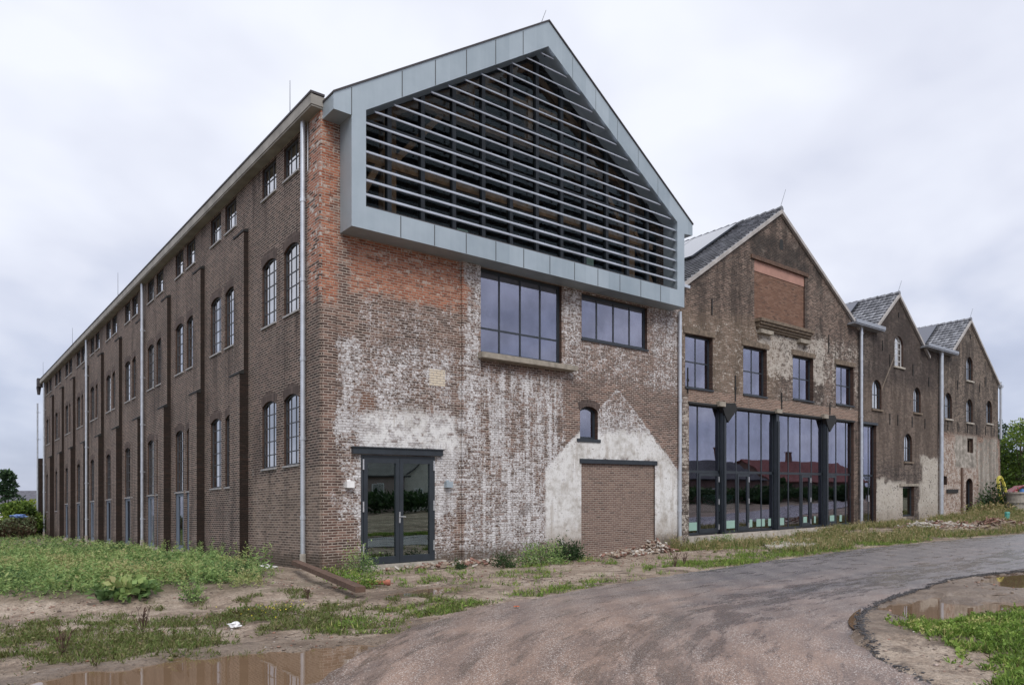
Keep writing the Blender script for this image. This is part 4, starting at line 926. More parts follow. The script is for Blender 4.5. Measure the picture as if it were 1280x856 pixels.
def leaves(base,dirv,L,Wd,tone):
    n=len(base); d=dirv/np.linalg.norm(dirv,axis=1,keepdims=True); r=rng.normal(size=(n,3)); w=np.cross(d,r); w/=np.linalg.norm(w,axis=1,keepdims=True)
    up=np.cross(w,d); m=base+d*(L*.5)[:,None]+up*(L*.08)[:,None]; w=w*(Wd*.5)[:,None]
    co=np.stack([base,m+w,base+d*L[:,None],m-w],1).reshape(-1,3); f=np.arange(n*4).reshape(n,4); return co,f,np.repeat(tone,4)
def cat(parts):
    co=[];f=[];t=[];k=0
    for a,b,c in parts: co.append(a); f.append(b+k); t.append(c); k+=len(a)
    return np.concatenate(co),np.concatenate(f),np.concatenate(t)
def sample(n,x0,x1,y0,y1,dens,zone=None):
    u=rng.uniform(x0,x1,n); v=rng.uniform(y0,y1,n); k=rng.uniform(size=n)<dens(u,v)
    return u[k],v[k]
def infov(u,v,m=.12):
    X_=-4.548+RX*u+RY*v; Y_=17.6+.63447*u+.77295*v; return (np.abs(X_)<(.695+m)*Y_+1.0)&(Y_>3.4)
def grassblades(u,v,hmin,hmax,lean=.5,wid=.008,per=5):
    u=np.repeat(u,per)+rng.normal(0,.02,len(u)*per); v=np.repeat(v,per)+rng.normal(0,.02,len(v)*per); n=len(u)
    z=G(u,v)[0]-.01; d=rng.normal(0,lean,(n,3)); d[:,2]=1; L=rng.uniform(hmin,hmax,n)
    return leaves(np.stack([u,v,z],1),d,L,wid*(.6+rng.uniform(size=n)),np.clip(rng.normal(.5,.25,n),0,1))
def weeds(u,v,h,K=16,ll=.3,lw=.35,spread=.2,tbase=None,zoff=0):
    n=len(u); z=G(u,v)[0]-.01+zoff; ld=rng.normal(0,spread,(n,3)); ld[:,2]=1; t=rng.uniform(.08,1,(n,K))
    b=np.stack([u,v,z],1)[:,None,:]+ld[:,None,:]*(h[:,None]*t)[:,:,None]; az=rng.uniform(0,2*np.pi,(n,K)); el=rng.uniform(-.2,1.0,(n,K))
    d=np.stack([np.cos(az)*np.cos(el),np.sin(az)*np.cos(el),np.sin(el)],-1); L=h[:,None]*ll*(1.15-.75*t)*rng.uniform(.6,1.3,(n,K))
    tb=(rng.uniform(.1,.8,n) if tbase is None else tbase)[:,None]+t*.25+rng.normal(0,.1,(n,K))
    return leaves(b.reshape(-1,3),d.reshape(-1,3),L.ravel(),L.ravel()*lw,np.clip(tb.ravel(),0,1))
def stuff(name,label,mat,parts,category=None):
    co,f,t=cat(parts); o=mkobj(name,npmesh(name,co,f,4,[mat],{'tone':t})); tag(o,label,category or 'plants',kind='stuff'); return o
# tall weeds on the bank beside the long wall
def dm(u,v): return (sst(sdist(u,v,MOUND),-.1,.5)*infov(u,v))*np.clip(9.0/np.maximum(17.6+.634*u+.773*v,9),0,1)**.9*sst(u,-.35,-.9)
u,v=sample(34000,-16,-.4,-4,14,dm); h=.09+.40*fbm(u,v,.8,3,14)**1.3*sst(sdist(u,v,MOUND),-.1,1.2)+rng.uniform(0,.14,len(u)); h*=sst(u,-.2,-2.2)*.75+.3
tb=np.clip(fbm(u,v,.8,3,50)*1.6-.4+rng.normal(0,.12,len(u)),0,.85)
P1=weeds(u,v,h,16,.34,.36,.22,tb)
u,v=sample(1500,-9,-.8,-3.6,9,lambda u,v:dm(u,v)*sst(fbm(u,v,.9,3,71),.42,.62)); P3=weeds(u,v,rng.uniform(.38,.68,len(u)),34,.22,.3,.16,rng.uniform(.25,.7,len(u)))
u,v=sample(30000,-60,-.4,14,70,lambda u,v:infov(u,v)*np.clip(26/np.maximum(17.6+.634*u+.773*v,9),0,1)*1.); 
P2=weeds(u,v,rng.uniform(.12,.32,len(u))*(1+.8*sst(u,-3,-7)),9,.5,.5,.25)
stuff('tall_weeds','tall feathery green weeds covering the bank along the long brick wall',LM['weed'],[P1,P2,P3],'weeds')
# grass: left band
def db(u,v): return (veg(u,v)*((sdist(u,v,BAND)>-.8)|(v<-3))*(sdist(u,v,MOUND)<-.3))*infov(u,v)
u,v=sample(30000,-9,-.5,-9,-1.5,db); g1=grassblades(u,v,.03,.11,.6,.009,5)
u,v=sample(5200,-9,-.5,-9,-1.5,db); w1=weeds(u,v,rng.uniform(.04,.16,len(u)),10,.4,.45,.3)
stuff('low_grass','patchy low weeds and brownish grass between the sandy strip and the brown puddle',LM['mixed'],[g1,w1],'grass')
def dr(u,v): return (veg(u,v)*(sdist(u,v,RG)>-.6))*infov(u,v)
u,v=sample(90000,-2,12,-17,-11.6,dr); g1=grassblades(u,v,.03,.12,.75,.012,4)
u,v=sample(22000,-2,12,-17,-11.6,dr); w1=weeds(u,v,rng.uniform(.03,.10,len(u)),9,.75,.6,.5,np.clip(fbm(u,v,1.5,3,90)*1.5-.3,0,.8))
stuff('lawn_patch','bright green grass and clover in the near right corner beyond the road edge',LM['grass'],[g1,w1],'grass')
def ds(u,v): return (veg(u,v)*((sdist(u,v,STRIP)>-.6)|((v>-6.8)&(v<-.2)&(u>0))))*infov(u,v)*(sdist(u,v,MOUND)<-.3)
u,v=sample(60000,-4,26,-9,-.1,lambda u,v:ds(u,v)*sst(u,27,8)); g1=grassblades(u,v,.03,.14,.5,.010,5)
u,v=sample(9000,-4,26,-9,-.1,ds); w1=weeds(u,v,rng.uniform(.05,.17,len(u)),10,.45,.45,.3)
stuff('verge_grass','patchy green verge grass between the road and the limewashed wall',LM['grass'],[g1,w1],'grass')
def dd(u,v): return infov(u,v)*sst(fbm(u,v,.6,4,61),.44,.60)*sst(sdist(u,v,ROAD),-.25,-.7)
u,v=sample(30000,12,48,-8,-.3,dd); g1=grassblades(u,v,.06,.34,.45,.014,5)
u,v=sample(16000,44,80,-26,20,lambda u,v:infov(u,v)*sst(sdist(u,v,ROAD),-.25,-.7)); g2=grassblades(u,v,.1,.3,.4,.03,4)
u,v=sample(5200,11,48,-6.5,-.3,dd); w1=weeds(u,v,rng.uniform(.12,.38,len(u)),10,.4,.4,.3)
stuff('dry_grass','yellowish long grass in front of the three farther gables',LM['dry'],[g1,g2,w1],'grass')
# gravel
def stones(name,label,u,v,smin,smax,mat,lift=0,z=None):
    n=len(u); z=G(u,v)[0] if z is None else z; o=np.array([[1,0,0],[0,1,0],[-1,0,0],[0,-1,0],[0,0,.7],[0,0,-.7],[.7,.7,.35],[-.7,.7,.3],[-.7,-.7,.35],[.7,-.7,.3]])
    F=[(0,6,5),(6,1,5),(1,7,5),(7,2,5),(2,8,5),(8,3,5),(3,9,5),(9,0,5),(0,4,6),(6,4,1),(1,4,7),(7,4,2),(2,4,8),(8,4,3),(3,4,9),(9,4,0)]
    s=smin*(smax/smin)**(rng.uniform(size=n)**2.2); j=1+rng.uniform(-.35,.35,(n,10,3)); co=o[None]*j*s[:,None,None]; a=rng.uniform(0,6.28,n); c,q=np.cos(a)[:,None],np.sin(a)[:,None]
    x=co[:,:,0]*c-co[:,:,1]*q; y=(co[:,:,0]*q+co[:,:,1]*c)*.75; co=np.stack([x+u[:,None],y+v[:,None],co[:,:,2]*.7+z[:,None]+s[:,None]*.2+lift],-1)
    f=(np.array(F)[None]+10*np.arange(n)[:,None,None]).reshape(-1,3); me=npmesh(name,co.reshape(-1,3),f,3,[mat],{'tone':np.repeat(rng.uniform(size=n),10)}); o=mkobj(name,me); tag(o,label,'stones',kind='stuff'); return o
def stonemat():
    n=NT('stones'); t=n.attr('tone'); n.set('Base Color',n.ramp(t,[(0,(.09,.075,.065)),(.3,(.20,.15,.12)),(.6,(.30,.25,.21)),(.9,(.26,.12,.08)),(1,(.52,.49,.46))])); n.set('Roughness',.85); n.bump(n.noise(n.pos(),60,3),.004); return n.m
SM=stonemat()
def dg(u,v): return infov(u,v)*(sdist(u,v,ROAD)<-.03)*(1-.8*veg(u,v))*sst(fbm(u,v,.8,3,77),.35,.6)
u,v=sample(34000,-9,18,-10,-.1,dg); u2,v2=sample(3500,-2,8,-15,-11.3,dg); stones('gravel','loose gravel and brick crumbs scattered over the bare ground',np.r_[u,u2],np.r_[v,v2],.005,.035,SM)
u,v=sample(700,-6,14,-15,-6,lambda u,v:(sdist(u,v,ROAD)>.05)*infov(u,v)*sst(u,9,-2)); stones('road_grit','small pebbles lying on the dusty asphalt',u,v,.004,.014,SM,0,np.full(len(u),-.165))
# asphalt crumbs along the near kerbless edge
EP=np.array([p for p in rp if -15.6<p[1]<-10.9 and -2.2<p[0]<12])
ci=rng.integers(0,len(EP),6500)[:6500]; u=EP[ci,0]+rng.normal(.012,.035,6500); v=EP[ci,1]+rng.normal(-.02,.035,6500)
CR=simple('asphalt_crumbs',(.055,.052,.055),.7,0,.3,20); stones('asphalt_crumbs','dark broken crumbs along the curved road edge',u,v,.005,.022,CR,.010)

# ------------------------------------------------------------------ shrubs as things
def shrub(name,label,catg,u,v,r,h,n,mat,lf=.05,group=None,lw=.5,form='bush',twigs=9):
    z=zat(u,v); at=(u,v,z); rt=empty(name,label,catg,at,group); RIGID.add(name_of(rt))
    mb=MB()
    for k in range(twigs):
        a=random.uniform(0,6.28); e=random.uniform(.2,.95); mb.tube((0,0,-.03),(math.cos(a)*r*e*.8,math.sin(a)*r*e*.8,h*random.uniform(.5,.95)),.008,.003,5)
    mb.build('stem',BARK,rt,at,local=True)
    cl=rng.normal(size=(max(6,n//40),3)); cl/=np.linalg.norm(cl,axis=1,keepdims=True); cl*=rng.uniform(.35,.95,(len(cl),1)); ci=rng.integers(0,len(cl),n)
    p=cl[ci]+rng.normal(0,.22,(n,3)); p[:,0]*=r; p[:,1]*=r; p[:,2]=np.abs(p[:,2])*h*.9+.03
    d=p/np.array([r,r,h])+rng.normal(0,.6,(n,3)); L=lf*rng.uniform(.6,1.4,n); co,f,t=leaves(p,d,L,L*lw,np.clip(rng.uniform(.1,.7,len(cl))[ci]+p[:,2]/h*.2+rng.normal(0,.1,n),0,1))
    me=npmesh('foliage',co,f,4,[LM[mat]],{'tone':t}); o=mkobj('foliage',me,rt,at); return rt
def name_of(o): return o.name
shrub('shrub','dark green leafy bush hugging the left edge of the bricked-up doorway','shrub',6.6,-1.5,.55,.62,1500,'dark',.07)
shrub('shrub','lighter olive bush with thin twigs just left of the dark green bush','shrub',5.35,-1.9,.62,.60,1700,'weed',.06)
shrub('shrub','small dark weed clump among stones below the patchy white wall, midway to the door','shrub',3.9,-2.05,.3,.24,420,'dark',.05)
shrub('shrub','tiny dark clump nearest the glazed double door on its right','shrub',2.85,-1.6,.24,.22,300,'dark',.05)
shrub('shrub','low dark clump left of the olive bush at the wall foot','shrub',4.7,-1.2,.32,.32,420,'dark',.05)
shrub('weed_clump','bushy pale weeds between the brick corner and the double door','weeds',.65,-.75,.45,.62,1100,'weed',.05)
shrub('weed_clump','fresh green weeds beside the rusty beam end','weeds',-.7,-3.3,.42,.26,900,'grass',.05)
shrub('weed_clump','low green weeds along the rusty beam near the corner','weeds',-.3,-1.5,.45,.25,800,'grass',.05)
shrub('weed_clump','dry ochre weed tuft at the foot of the zinc downpipe by the doorway','weeds',12.9,-.5,.45,.45,900,'dry',.10,lw=.15)
shrub('broadleaf_weed','broad leaved plant sprawling at the edge of the sandy strip','weeds',-4.75,-2.6,.42,.26,380,'weed',.13,lw=.8)
shrub('weed_clump','grey-green feathery weed beside the broad leaved plant','weeds',-3.9,-3.3,.22,.36,500,'weed',.05)
shrub('weed_clump','green tuft at the foot of the glass front nearest its left door','weeds',14.9,-1.0,.5,.35,700,'weed',.06)
shrub('elder_shrub','dark green shrub growing below the yellow hose coil','shrub',43.6,-1.4,1.6,1.25,2200,'dark',.16)
shrub('elder_shrub','thin dark sapling leaning on the grey render left of the hose coil','shrub',42.2,-.9,.8,1.6,800,'dark',.16)
shrub('flowering_weeds','yellow flowering weeds below the arched door of the end gable','weeds',40.3,-1.3,1.4,.55,1300,'dry',.13)
fl=shrub('flower_patch','small yellow and white wild flowers at the back edge of the brown verge','flowers',-3.6,-5.7,.6,.13,420,'mixed',.05)
pp=rng.normal(0,.35,(60,3)); pp[:,2]=rng.uniform(.08,.18,60); co,f,t=leaves(pp,rng.normal(0,1,(60,3)),np.full(60,.025),np.full(60,.022),rng.uniform(size=60)); mkobj('petals',npmesh('petals',co,f,4,[LM['yellow']],{'tone':t}),fl,PRE[fl.name])['kind']='stuff'
for (u,v,h,lb) in ((-5.3,-6.1,.38,'dead brown branching stalk standing left of the white litter'),(-6.3,-6.9,.3,'dead thin stalk near the left edge of the low weeds'),(-2.2,-4.2,.2,'small dark twig stuck in the bare sand by the bank'),(6.6,-5.3,.42,'tall dead dock stalk on the verge below the rubble heap'),(7.2,-5.1,.34,'shorter dead dock stalk right of the tall one')):
    z=zat(u,v); rt=MB(); random.seed(int(u*100))
    for k in range(9):
        a=random.uniform(0,6.28); b=random.uniform(0,.25); x,y=math.cos(a)*h*b*2,math.sin(a)*h*b*2; hh=h*random.uniform(.6,1)
        rt.tube((0,0,-.02),(x*.5,y*.5,hh*.5),.006,.004,5); rt.tube((x*.5,y*.5,hh*.5),(x,y,hh),.004,.002,5)
        for j in range(4): t=random.uniform(.5,1); rt.tube((x*t,y*t,hh*t),(x*t+random.uniform(-.04,.04),y*t+random.uniform(-.04,.04),hh*t+.05),.003,.005,4)
    o=rt.build('dead_stalk',simple('dead_stem',(.085,.05,.035),.9),None,(u,v,z),rigid=True,local=True); tag(o,lb,'dead plant')
# ------------------------------------------------------------------ small things
def bez(o,w):
    m=o.modifiers.new('b','BEVEL'); m.width=w; m.segments=2
a=Vector((-.55,.25,.10)); b=Vector((-1.55,-4.9,-.08)); mb=MB(); d=(b-a); dn=d.normalized(); sd=Vector((dn.y,-dn.x,0)).normalized()
prof=[(-.09,0),(.09,0),(.09,.10),(-.09,.10)]
mb.prism([tuple(a+sd*p[0]+Vector((0,0,p[1]))) for p in prof],d); o=mb.build('timber_beam',M['woodrust'],None,(-1,-2.4,0)); tag(o,'long rusty brown beam lying on the sand in front of the brick corner','beam')
mb=MB(); mb.tube((-.65,-2.95,-.12),(-.15,-3.30,-.13),.045,None,14); mb.tube((-.15,-3.30,-.13),(-.07,-3.36,-.13),.06,.06,14); o=mb.build('clay_pipe',simple('terracotta',(.34,.12,.08),.85,0,.3,6),None,(-.4,-3.1,-.12)); tag(o,'short orange clay pipe half hidden in weeds below the double door','pipe')
def crumple(name,label,catg,u,v,s,mat,seed,flat=.45,lift=0):
    bm=bmesh.new(); bmesh.ops.create_icosphere(bm,subdivisions=3,radius=1)
    for q_ in bm.verts:
        n=noise.noise(q_.co*1.7+Vector((seed,0,0)))*.8+noise.noise(q_.co*5+Vector((0,seed,0)))*.35; q_.co*=1+n; q_.co.x*=s*1.5; q_.co.y*=s; q_.co.z*=s*flat
    me=bpy.data.meshes.new(name); bm.to_mesh(me); bm.free(); me.materials.append(mat); o=mkobj(name,me,None,(u,v,zat(u,v)+s*flat*.5+lift)); RIGID.add(o.name); tag(o,label,catg); return o
WP=simple('white_plastic',(.72,.72,.74),.35,0,.12,8)
crumple('plastic_litter','crumpled white plastic scrap on the brown verge among the low weeds','litter',-4.25,-6.45,.055,WP,3,.6,.04)
crumple('plastic_bag','white plastic bag dropped against the side wall near the corner pipe','litter',-.75,1.6,.14,WP,8,.45)
crumple('leaf_scrap','small orange leaf lying on the asphalt edge','litter',-.6,-8.0,.03,simple('orange_leaf',(.45,.12,.05),.7),5,.2,.03)
# concrete slab
mb=MB(); random.seed(4)
pts=[(13.4,-3.6),(15.2,-2.3),(17.6,-2.0),(18.2,-2.5),(16.8,-3.4),(15.2,-4.3),(13.8,-4.5)]
mb.prism([(x,y,zat(x,y)+.02) for x,y in pts],(0,0,.06)); o=mb.build('concrete_slab',M['conc'],None,(15.5,-3,-.1)); tag(o,'broken pale concrete slab on the ground before the glass front','slab')
def rubble(name,label,u,v,r,h,n,seed,cols,ang=0,ry=None,longs=.3):
    random.seed(seed); rt=empty(name,label,'rubble heap',(u,v,zat(u,v))); RIGID.add(rt.name); ry=ry or r
    mound=MB(); K=14
    ring=[]
    for j in range(4):
        ring.append([(math.cos(k/K*6.283)*r*(1-j/4)*(1+.15*math.sin(k*2.3)),math.sin(k/K*6.283)*ry*(1-j/4),h*.75*(j/4)**.8-.04) for k in range(K)])
    for j in range(3):
        for k in range(K): mound.poly([ring[j][k],ring[j][(k+1)%K],ring[j+1][(k+1)%K],ring[j+1][k]])
    mound.poly(ring[3]); c,s=math.cos(ang),math.sin(ang); mound.v=[(x*c-y*s,x*s+y*c,z) for x,y,z in mound.v]
    mound.build('soil_core',GM,rt,PRE[rt.name],local=True)
    ms=[simple('rubble_a',(.30,.24,.19),.9,0,.3,9,.004),simple('rubble_b',(.20,.11,.085),.9,0,.3,9,.004),simple('rubble_c',(.45,.42,.38),.9,0,.3,9,.004),M['woodrust']]
    mb=MB()
    for k in range(n):
        t=random.random()**.6; a=random.uniform(0,6.28); x=math.cos(a)*r*t; y=math.sin(a)*ry*t; z=h*.75*(1-t)+random.uniform(0,.05)
        x,y=x*c-y*s,x*s+y*c
        mb.cur=random.choice(cols); L=random.uniform(.05,.16) if random.random()>longs else random.uniform(.25,.6); w=random.uniform(.03,.09); t_=random.uniform(.02,.06)
        if mb.cur==3: w=.03
        i=len(mb.v); mb.box((-L/2,-w/2,-t_/2),(L/2,w/2,t_/2)); m=Matrix.Rotation(random.uniform(0,6.28),3,'Z')@Matrix.Rotation(random.gauss(0,.35),3,'Y')@Matrix.Rotation(random.gauss(0,.4),3,'X')
        for q_ in range(i,len(mb.v)): mb.v[q_]=tuple(m@Vector(mb.v[q_])+Vector((x,y,z+.03)))
    mb.build('debris',ms,rt,PRE[rt.name],local=True); return rt
rubble('rubble_heap','small peaked heap of splintered laths and brick bits by the bricked-up doorway',10.9,-1.1,.9,.45,220,1,[0,0,1,2,3],.2,.55,.15)
rubble('rubble_heap','low scatter of broken bricks left of the peaked heap',9.0,-1.6,1.1,.16,160,2,[0,1,2,0],.1,.5,.03)
rubble('rubble_heap','dark heap of old slabs and boards in front of the end gable',30.5,-4.6,2.6,.42,260,3,[1,1,0,3],-.35,1.0,.45)
rubble('rubble_heap','pale grey heap of broken concrete in front of the narrow gable',27.0,-3.4,2.4,.36,240,4,[2,2,0,1],-.3,.9,.4)
rubble('stone_row','line of loose stones and crumbs along the foot of the patchy white wall',4.5,-.75,3.3,.10,260,5,[0,1,2,0],.0,.35,.02)
# yellow hose
rt=MB(); random.seed(2)
for k in range(9):
    off=(k%3)*.055; dv=(k//3)*.06; pts=[]; rr=1+random.uniform(-.04,.04)
    for j in range(41):
        t=j/40*2*math.pi; pts.append((43.75+math.cos(t)*(.52+off*.5)*rr+math.sin(t)*.12,-.55-dv-.25*(1-math.sin(t))*.8,1.48+math.sin(t)*(.92+off)*rr))
    rt.path(pts,.032,6)
o=rt.build('hose_coil',simple('yellow_plastic',(.48,.43,.08),.45,0,.12,3),None,(44.4,-.5,.3)); tag(o,'big coil of yellow hose leaning on the corner of the end gable','hose')
# concrete rings
c0=W(29.8,43.2); z=.25; bm=MB()
at=(c0[0],c0[1],z)
mb=MB(); mb.tube((0,0,-.2),(0,0,.62),.72,.72,28); mb.tube((0,0,.62),(0,0,.70),.78,.78,28); mb.tube((0,0,.70),(0,0,1.15),.74,.74,28); mb.tube((0,0,1.15),(0,0,1.25),.80,.80,28)
o=mb.build('concrete_ring',M['conc'],None,at,rigid=True,local=True); tag(o,'round pale concrete well ring on the grass right of the end gable','well ring')
cc=W(30.9,43.6); mb=MB(); mb.tube((0,0,-.2),(0,0,.5),.6,.6,24); mb.tube((0,0,.5),(0,0,1.2),.64,.64,24); o=mb.build('concrete_ring',M['conc'],None,(cc[0],cc[1],.25),rigid=True,local=True); tag(o,'plain concrete ring at the right edge of the view, beside the banded ring','well ring')
for j,(dx,dy,mm,lb) in enumerate(((-.35,-.2,(.05,.16,.40),'blue plastic canister on top of the banded concrete ring'),(.1,-.3,(.7,.5,.04),'yellow lid lying on the banded concrete ring'))):
    mb=MB(); s=.15 if j==0 else .14; mb.tube((0,0,0),(0,0,s*1.2),s,s*.8,12); mb.tube((0,0,s*1.2),(0,0,s*1.35),s*.3,s*.3,8); o=mb.build('canister' if j==0 else 'bucket_lid',simple('pl%d'%j,mm,.4),None,(c0[0]+dx,c0[1]+dy,z+1.25),rigid=True,local=True); tag(o,lb,'canister' if j==0 else 'lid')
u,v=34.6,-3.8; zz=zat(u,v)
mb=MB(); mb.tube((0,0,-.1),(0,0,.42),.11,.11,12); mb.tube((0,0,.42),(0,0,.50),.13,.10,12); o=mb.build('marker_post',simple('teal_plastic',(.08,.33,.28),.5),None,(u,v,zz),rigid=True,local=True); tag(o,'short teal marker post in the grass near the road','post')
# red car
cu,cv=W(40.2,56.5); rt=empty('parked_car','dark red hatchback parked beyond the end gable, seen from its sloping bonnet side','car',(cu,cv,.55)); RIGID.add(rt.name)
RC=NT('red_paint'); RC.set('Base Color',(.20,.012,.022)); RC.set('Roughness',.35); RC.set('Coat Weight',.2); RC=RC.m
def carpt(x,y,z,ang=R(-52)): return (x*math.cos(ang)-y*math.sin(ang),x*math.sin(ang)+y*math.cos(ang),z)
side=[(-2.05,.35),(2.0,.35),(2.08,.6),(1.98,.88),(1.15,1.02),(-1.9,1.05),(-2.1,.8)]
top=[(1.15,1.02),(.35,1.46),(-1.2,1.5),(-1.9,1.05)]
mb=MB(); mb.prism([carpt(x,-.85,z) for x,z in side],Vector(carpt(0,1.7,0))); mb.prism([carpt(x,-.72,z) for x,z in top],Vector(carpt(0,1.44,0))); o=mb.build('body',RC,rt,PRE[rt.name],local=True); bez(o,.05)
mb=MB()
for sgn in (-.735,.735):
    mb.prism([carpt(x,sgn,z) for x,z in ((.95,1.08),(.3,1.40),(-.35,1.42),(-.35,1.08))],Vector(carpt(0,.02,0))); mb.prism([carpt(x,sgn,z) for x,z in ((-.42,1.08),(-.42,1.42),(-1.15,1.43),(-1.6,1.1))],Vector(carpt(0,.02,0)))
mb.prism([carpt(x,-.66,z) for x,z in ((1.12,1.07),(.42,1.46),(.40,1.44),(1.08,1.05))],Vector(carpt(0,1.32,0))); mb.build('windows',M['glass'],rt,PRE[rt.name],local=True)
for x in (-1.3,1.3):
    for y in (-.86,.70):
        p=Vector(carpt(x,y,.32)); dd_=Vector(carpt(0,.17,0)); mb=MB(); mb.tube(p,p+dd_,.32,.32,20); wo=mb.build('wheel',simple('tyre_rubber',(.02,.02,.02),.8),rt,PRE[rt.name],local=True)
        mb=MB(); mb.tube(p-dd_*.04,p+dd_*1.04,.19,.19,12); mb.build('rim',M['steelbright'],wo,PRE[rt.name],local=True)
for y in (-.6,.6):
    mb=MB(); p=Vector(carpt(1.98,y,.74)); mb.tube(p,p+Vector(carpt(.08,0,0)),.12,.10,10); mb.build('headlight',M['steelbright'],rt,PRE[rt.name],local=True)
# white shed far right
su,sv=W(54.5,75); rt=empty('white_trailer','long low whitish grey shed behind the red car, under the trees','shed',(su,sv,0)); 
mb=MB(); mb.box((su-3,sv-4,1.4),(su+5,sv+3,3.6)); mb.box((su-3.1,sv-4.1,3.6),(su+5.1,sv+3.1,3.75)); mb.build('body',M['white'],rt,(su,sv,1.4))
mb=MB(); mb.box((su-2.8,sv-3.8,-.5),(su+4.8,sv+2.8,1.4)); mb.build('base',M['inside'],rt,(su,sv,0))
# ------------------------------------------------------------------ trees
def tree(name,label,catg,x,y,h,r,n,mat,z=0,trunk=.16,lf=.3,clumps=26,group=None,lo=.25,seed=0,conic=False):
    random.seed(seed); g=np.random.default_rng(seed+100); at=(x,y,z); rt=empty(name,label,catg,at,group); RIGID.add(rt.name)
    mb=MB(); p=Vector((0,0,-.3)); segs=[p]
    for k in range(6): segs.append(Vector((random.gauss(0,.05*h/6),random.gauss(0,.05*h/6),h*.85*(k+1)/6)))
    for k in range(6): mb.tube(segs[k],segs[k+1],trunk*(1-k/6.5)*h/7,trunk*(1-(k+1)/6.5)*h/7,8)
    C_=[]
    for k in range(clumps):
        t=random.uniform(lo,1); a=random.uniform(0,6.28)
        if conic: rr=r*(1-t)*1.2*random.uniform(.5,1); c=Vector((math.cos(a)*rr,math.sin(a)*rr,h*t))
        else: rr=r*math.sqrt(max(.05,1-((t-.6)/.5)**2))*random.uniform(.35,.9); c=Vector((math.cos(a)*rr,math.sin(a)*rr,h*t*.95))
        C_.append(c); q0=segs[min(5,int(max(.1,t-.25)*6))]; md=(q0+c)/2+Vector((0,0,-.05*h)); mb.tube(q0,md,trunk*.3*h/7,trunk*.2*h/7,5); mb.tube(md,c,trunk*.2*h/7,.02,5)
    mb.build('trunk',BARK,rt,at,local=True)
    C_=np.array([tuple(c) for c in C_]); ci=g.integers(0,len(C_),n); cs=g.uniform(.16,.36,len(C_))*r*(.7 if conic else 1)
    off=g.normal(size=(n,3)); off/=np.linalg.norm(off,axis=1,keepdims=True); off*=g.uniform(.3,1,(n,1))**.5; off[:,2]*=.65
    p=C_[ci]+off*cs[ci][:,None]*1.3; d=off+g.normal(0,.7,(n,3)); L=lf*g.uniform(.6,1.3,n)
    co,f,t=leaves(p,d,L,L*.55,np.clip(g.uniform(.1,.8,len(C_))[ci]+g.normal(0,.15,n),0,1)); mkobj('crown',npmesh('crown',co,f,4,[LM[mat]],{'tone':t}),rt,at); return rt
TG='trees behind the end gable'
for i,(X_,Y_,h,r,m,lb) in enumerate(((45.5,66,7.6,3.0,'tree','yellow-green leafy tree just clear of the end gable wall'),(49.8,68,8.6,3.4,'tree','taller leafy tree at the right frame edge behind the red car'),(55,72,9.5,4,'tree','broad leafy tree outside the right frame edge'),(47.5,74,7.5,3.2,'dark','dark tree filling the gap behind the two leafy trees'),(52.5,82,9.0,3.6,'dark','dark tree farthest back on the right'))):
    x,y=W(X_,Y_); tree('tree',lb,'tree',x,y,h,r,9000,m,.3,seed=i+1,clumps=44,lf=.26,group=TG,lo=.06)
x,y=W(-41.2,60); tree('conifer','dark layered conifer left of the long building, above the hedge','tree',x,y,5.3,2.0,3200,'pine',-.3,seed=23,clumps=26,lf=.28,conic=True,lo=.12)
for i,(X_,Y_,h,r,m,lb) in enumerate(((-43.5,58,2.9,2.2,'tree','yellow-green bush at the left frame edge below the conifer'),(-39.0,58,2.6,2.0,'tree','yellow-green bush right of the conifer in front of the far roof'),(-34.6,52,2.5,1.2,'tree','small olive tree against the far end of the long building'),(-46.5,62,4.0,2.4,'pine','dark bush beyond the left frame edge'))):
    x,y=W(X_,Y_); tree('bush',lb,'bush',x,y,h,r,4200,m,-.2,seed=30+i,clumps=26,lf=.22,lo=.1,trunk=.08)
# hedge at far left
hx=[]; 
for k in range(9000):
    Y_=random.uniform(47,51); X_=random.uniform(-47,-.648*Y_); x,y=W(X_,Y_); hh=1.0+.3*math.sin(X_*1.3)+.25*math.sin(X_*3.1)
    hx.append((x,y,random.uniform(0,1)**.6*hh))
hx=np.array(hx); co,f,t=leaves(hx,rng.normal(0,1,(len(hx),3))+np.array([0,0,.5]),rng.uniform(.15,.35,len(hx)),rng.uniform(.08,.16,len(hx)),np.clip(hx[:,2]/1.5*.6+rng.normal(0,.2,len(hx)),0,1))
o=mkobj('hedge',npmesh('hedge',co,f,4,[leafmat('hedge_leaf',[(.06,.035,.022),(.08,.075,.035),(.16,.22,.11),(.27,.35,.18)])],{'tone':t})); tag(o,'ragged brown and green hedge between the weeds and the far houses','hedge')
# blue tarpaulins
for (X_,Y_,lb,w) in ((-31.6,47.2,'blue tarpaulin bundle on the hedge top close to the building',.7),(-33.6,47.2,'paler blue tarpaulin bundle on the hedge, left of the brighter one',.6)):
    x,y=W(X_,Y_); o=crumple('tarpaulin',lb,'tarpaulin',x,y,w*.4,simple('blue_tarp',(.15,.24,.48),.6,0,.4,4),X_,.35,1.45)
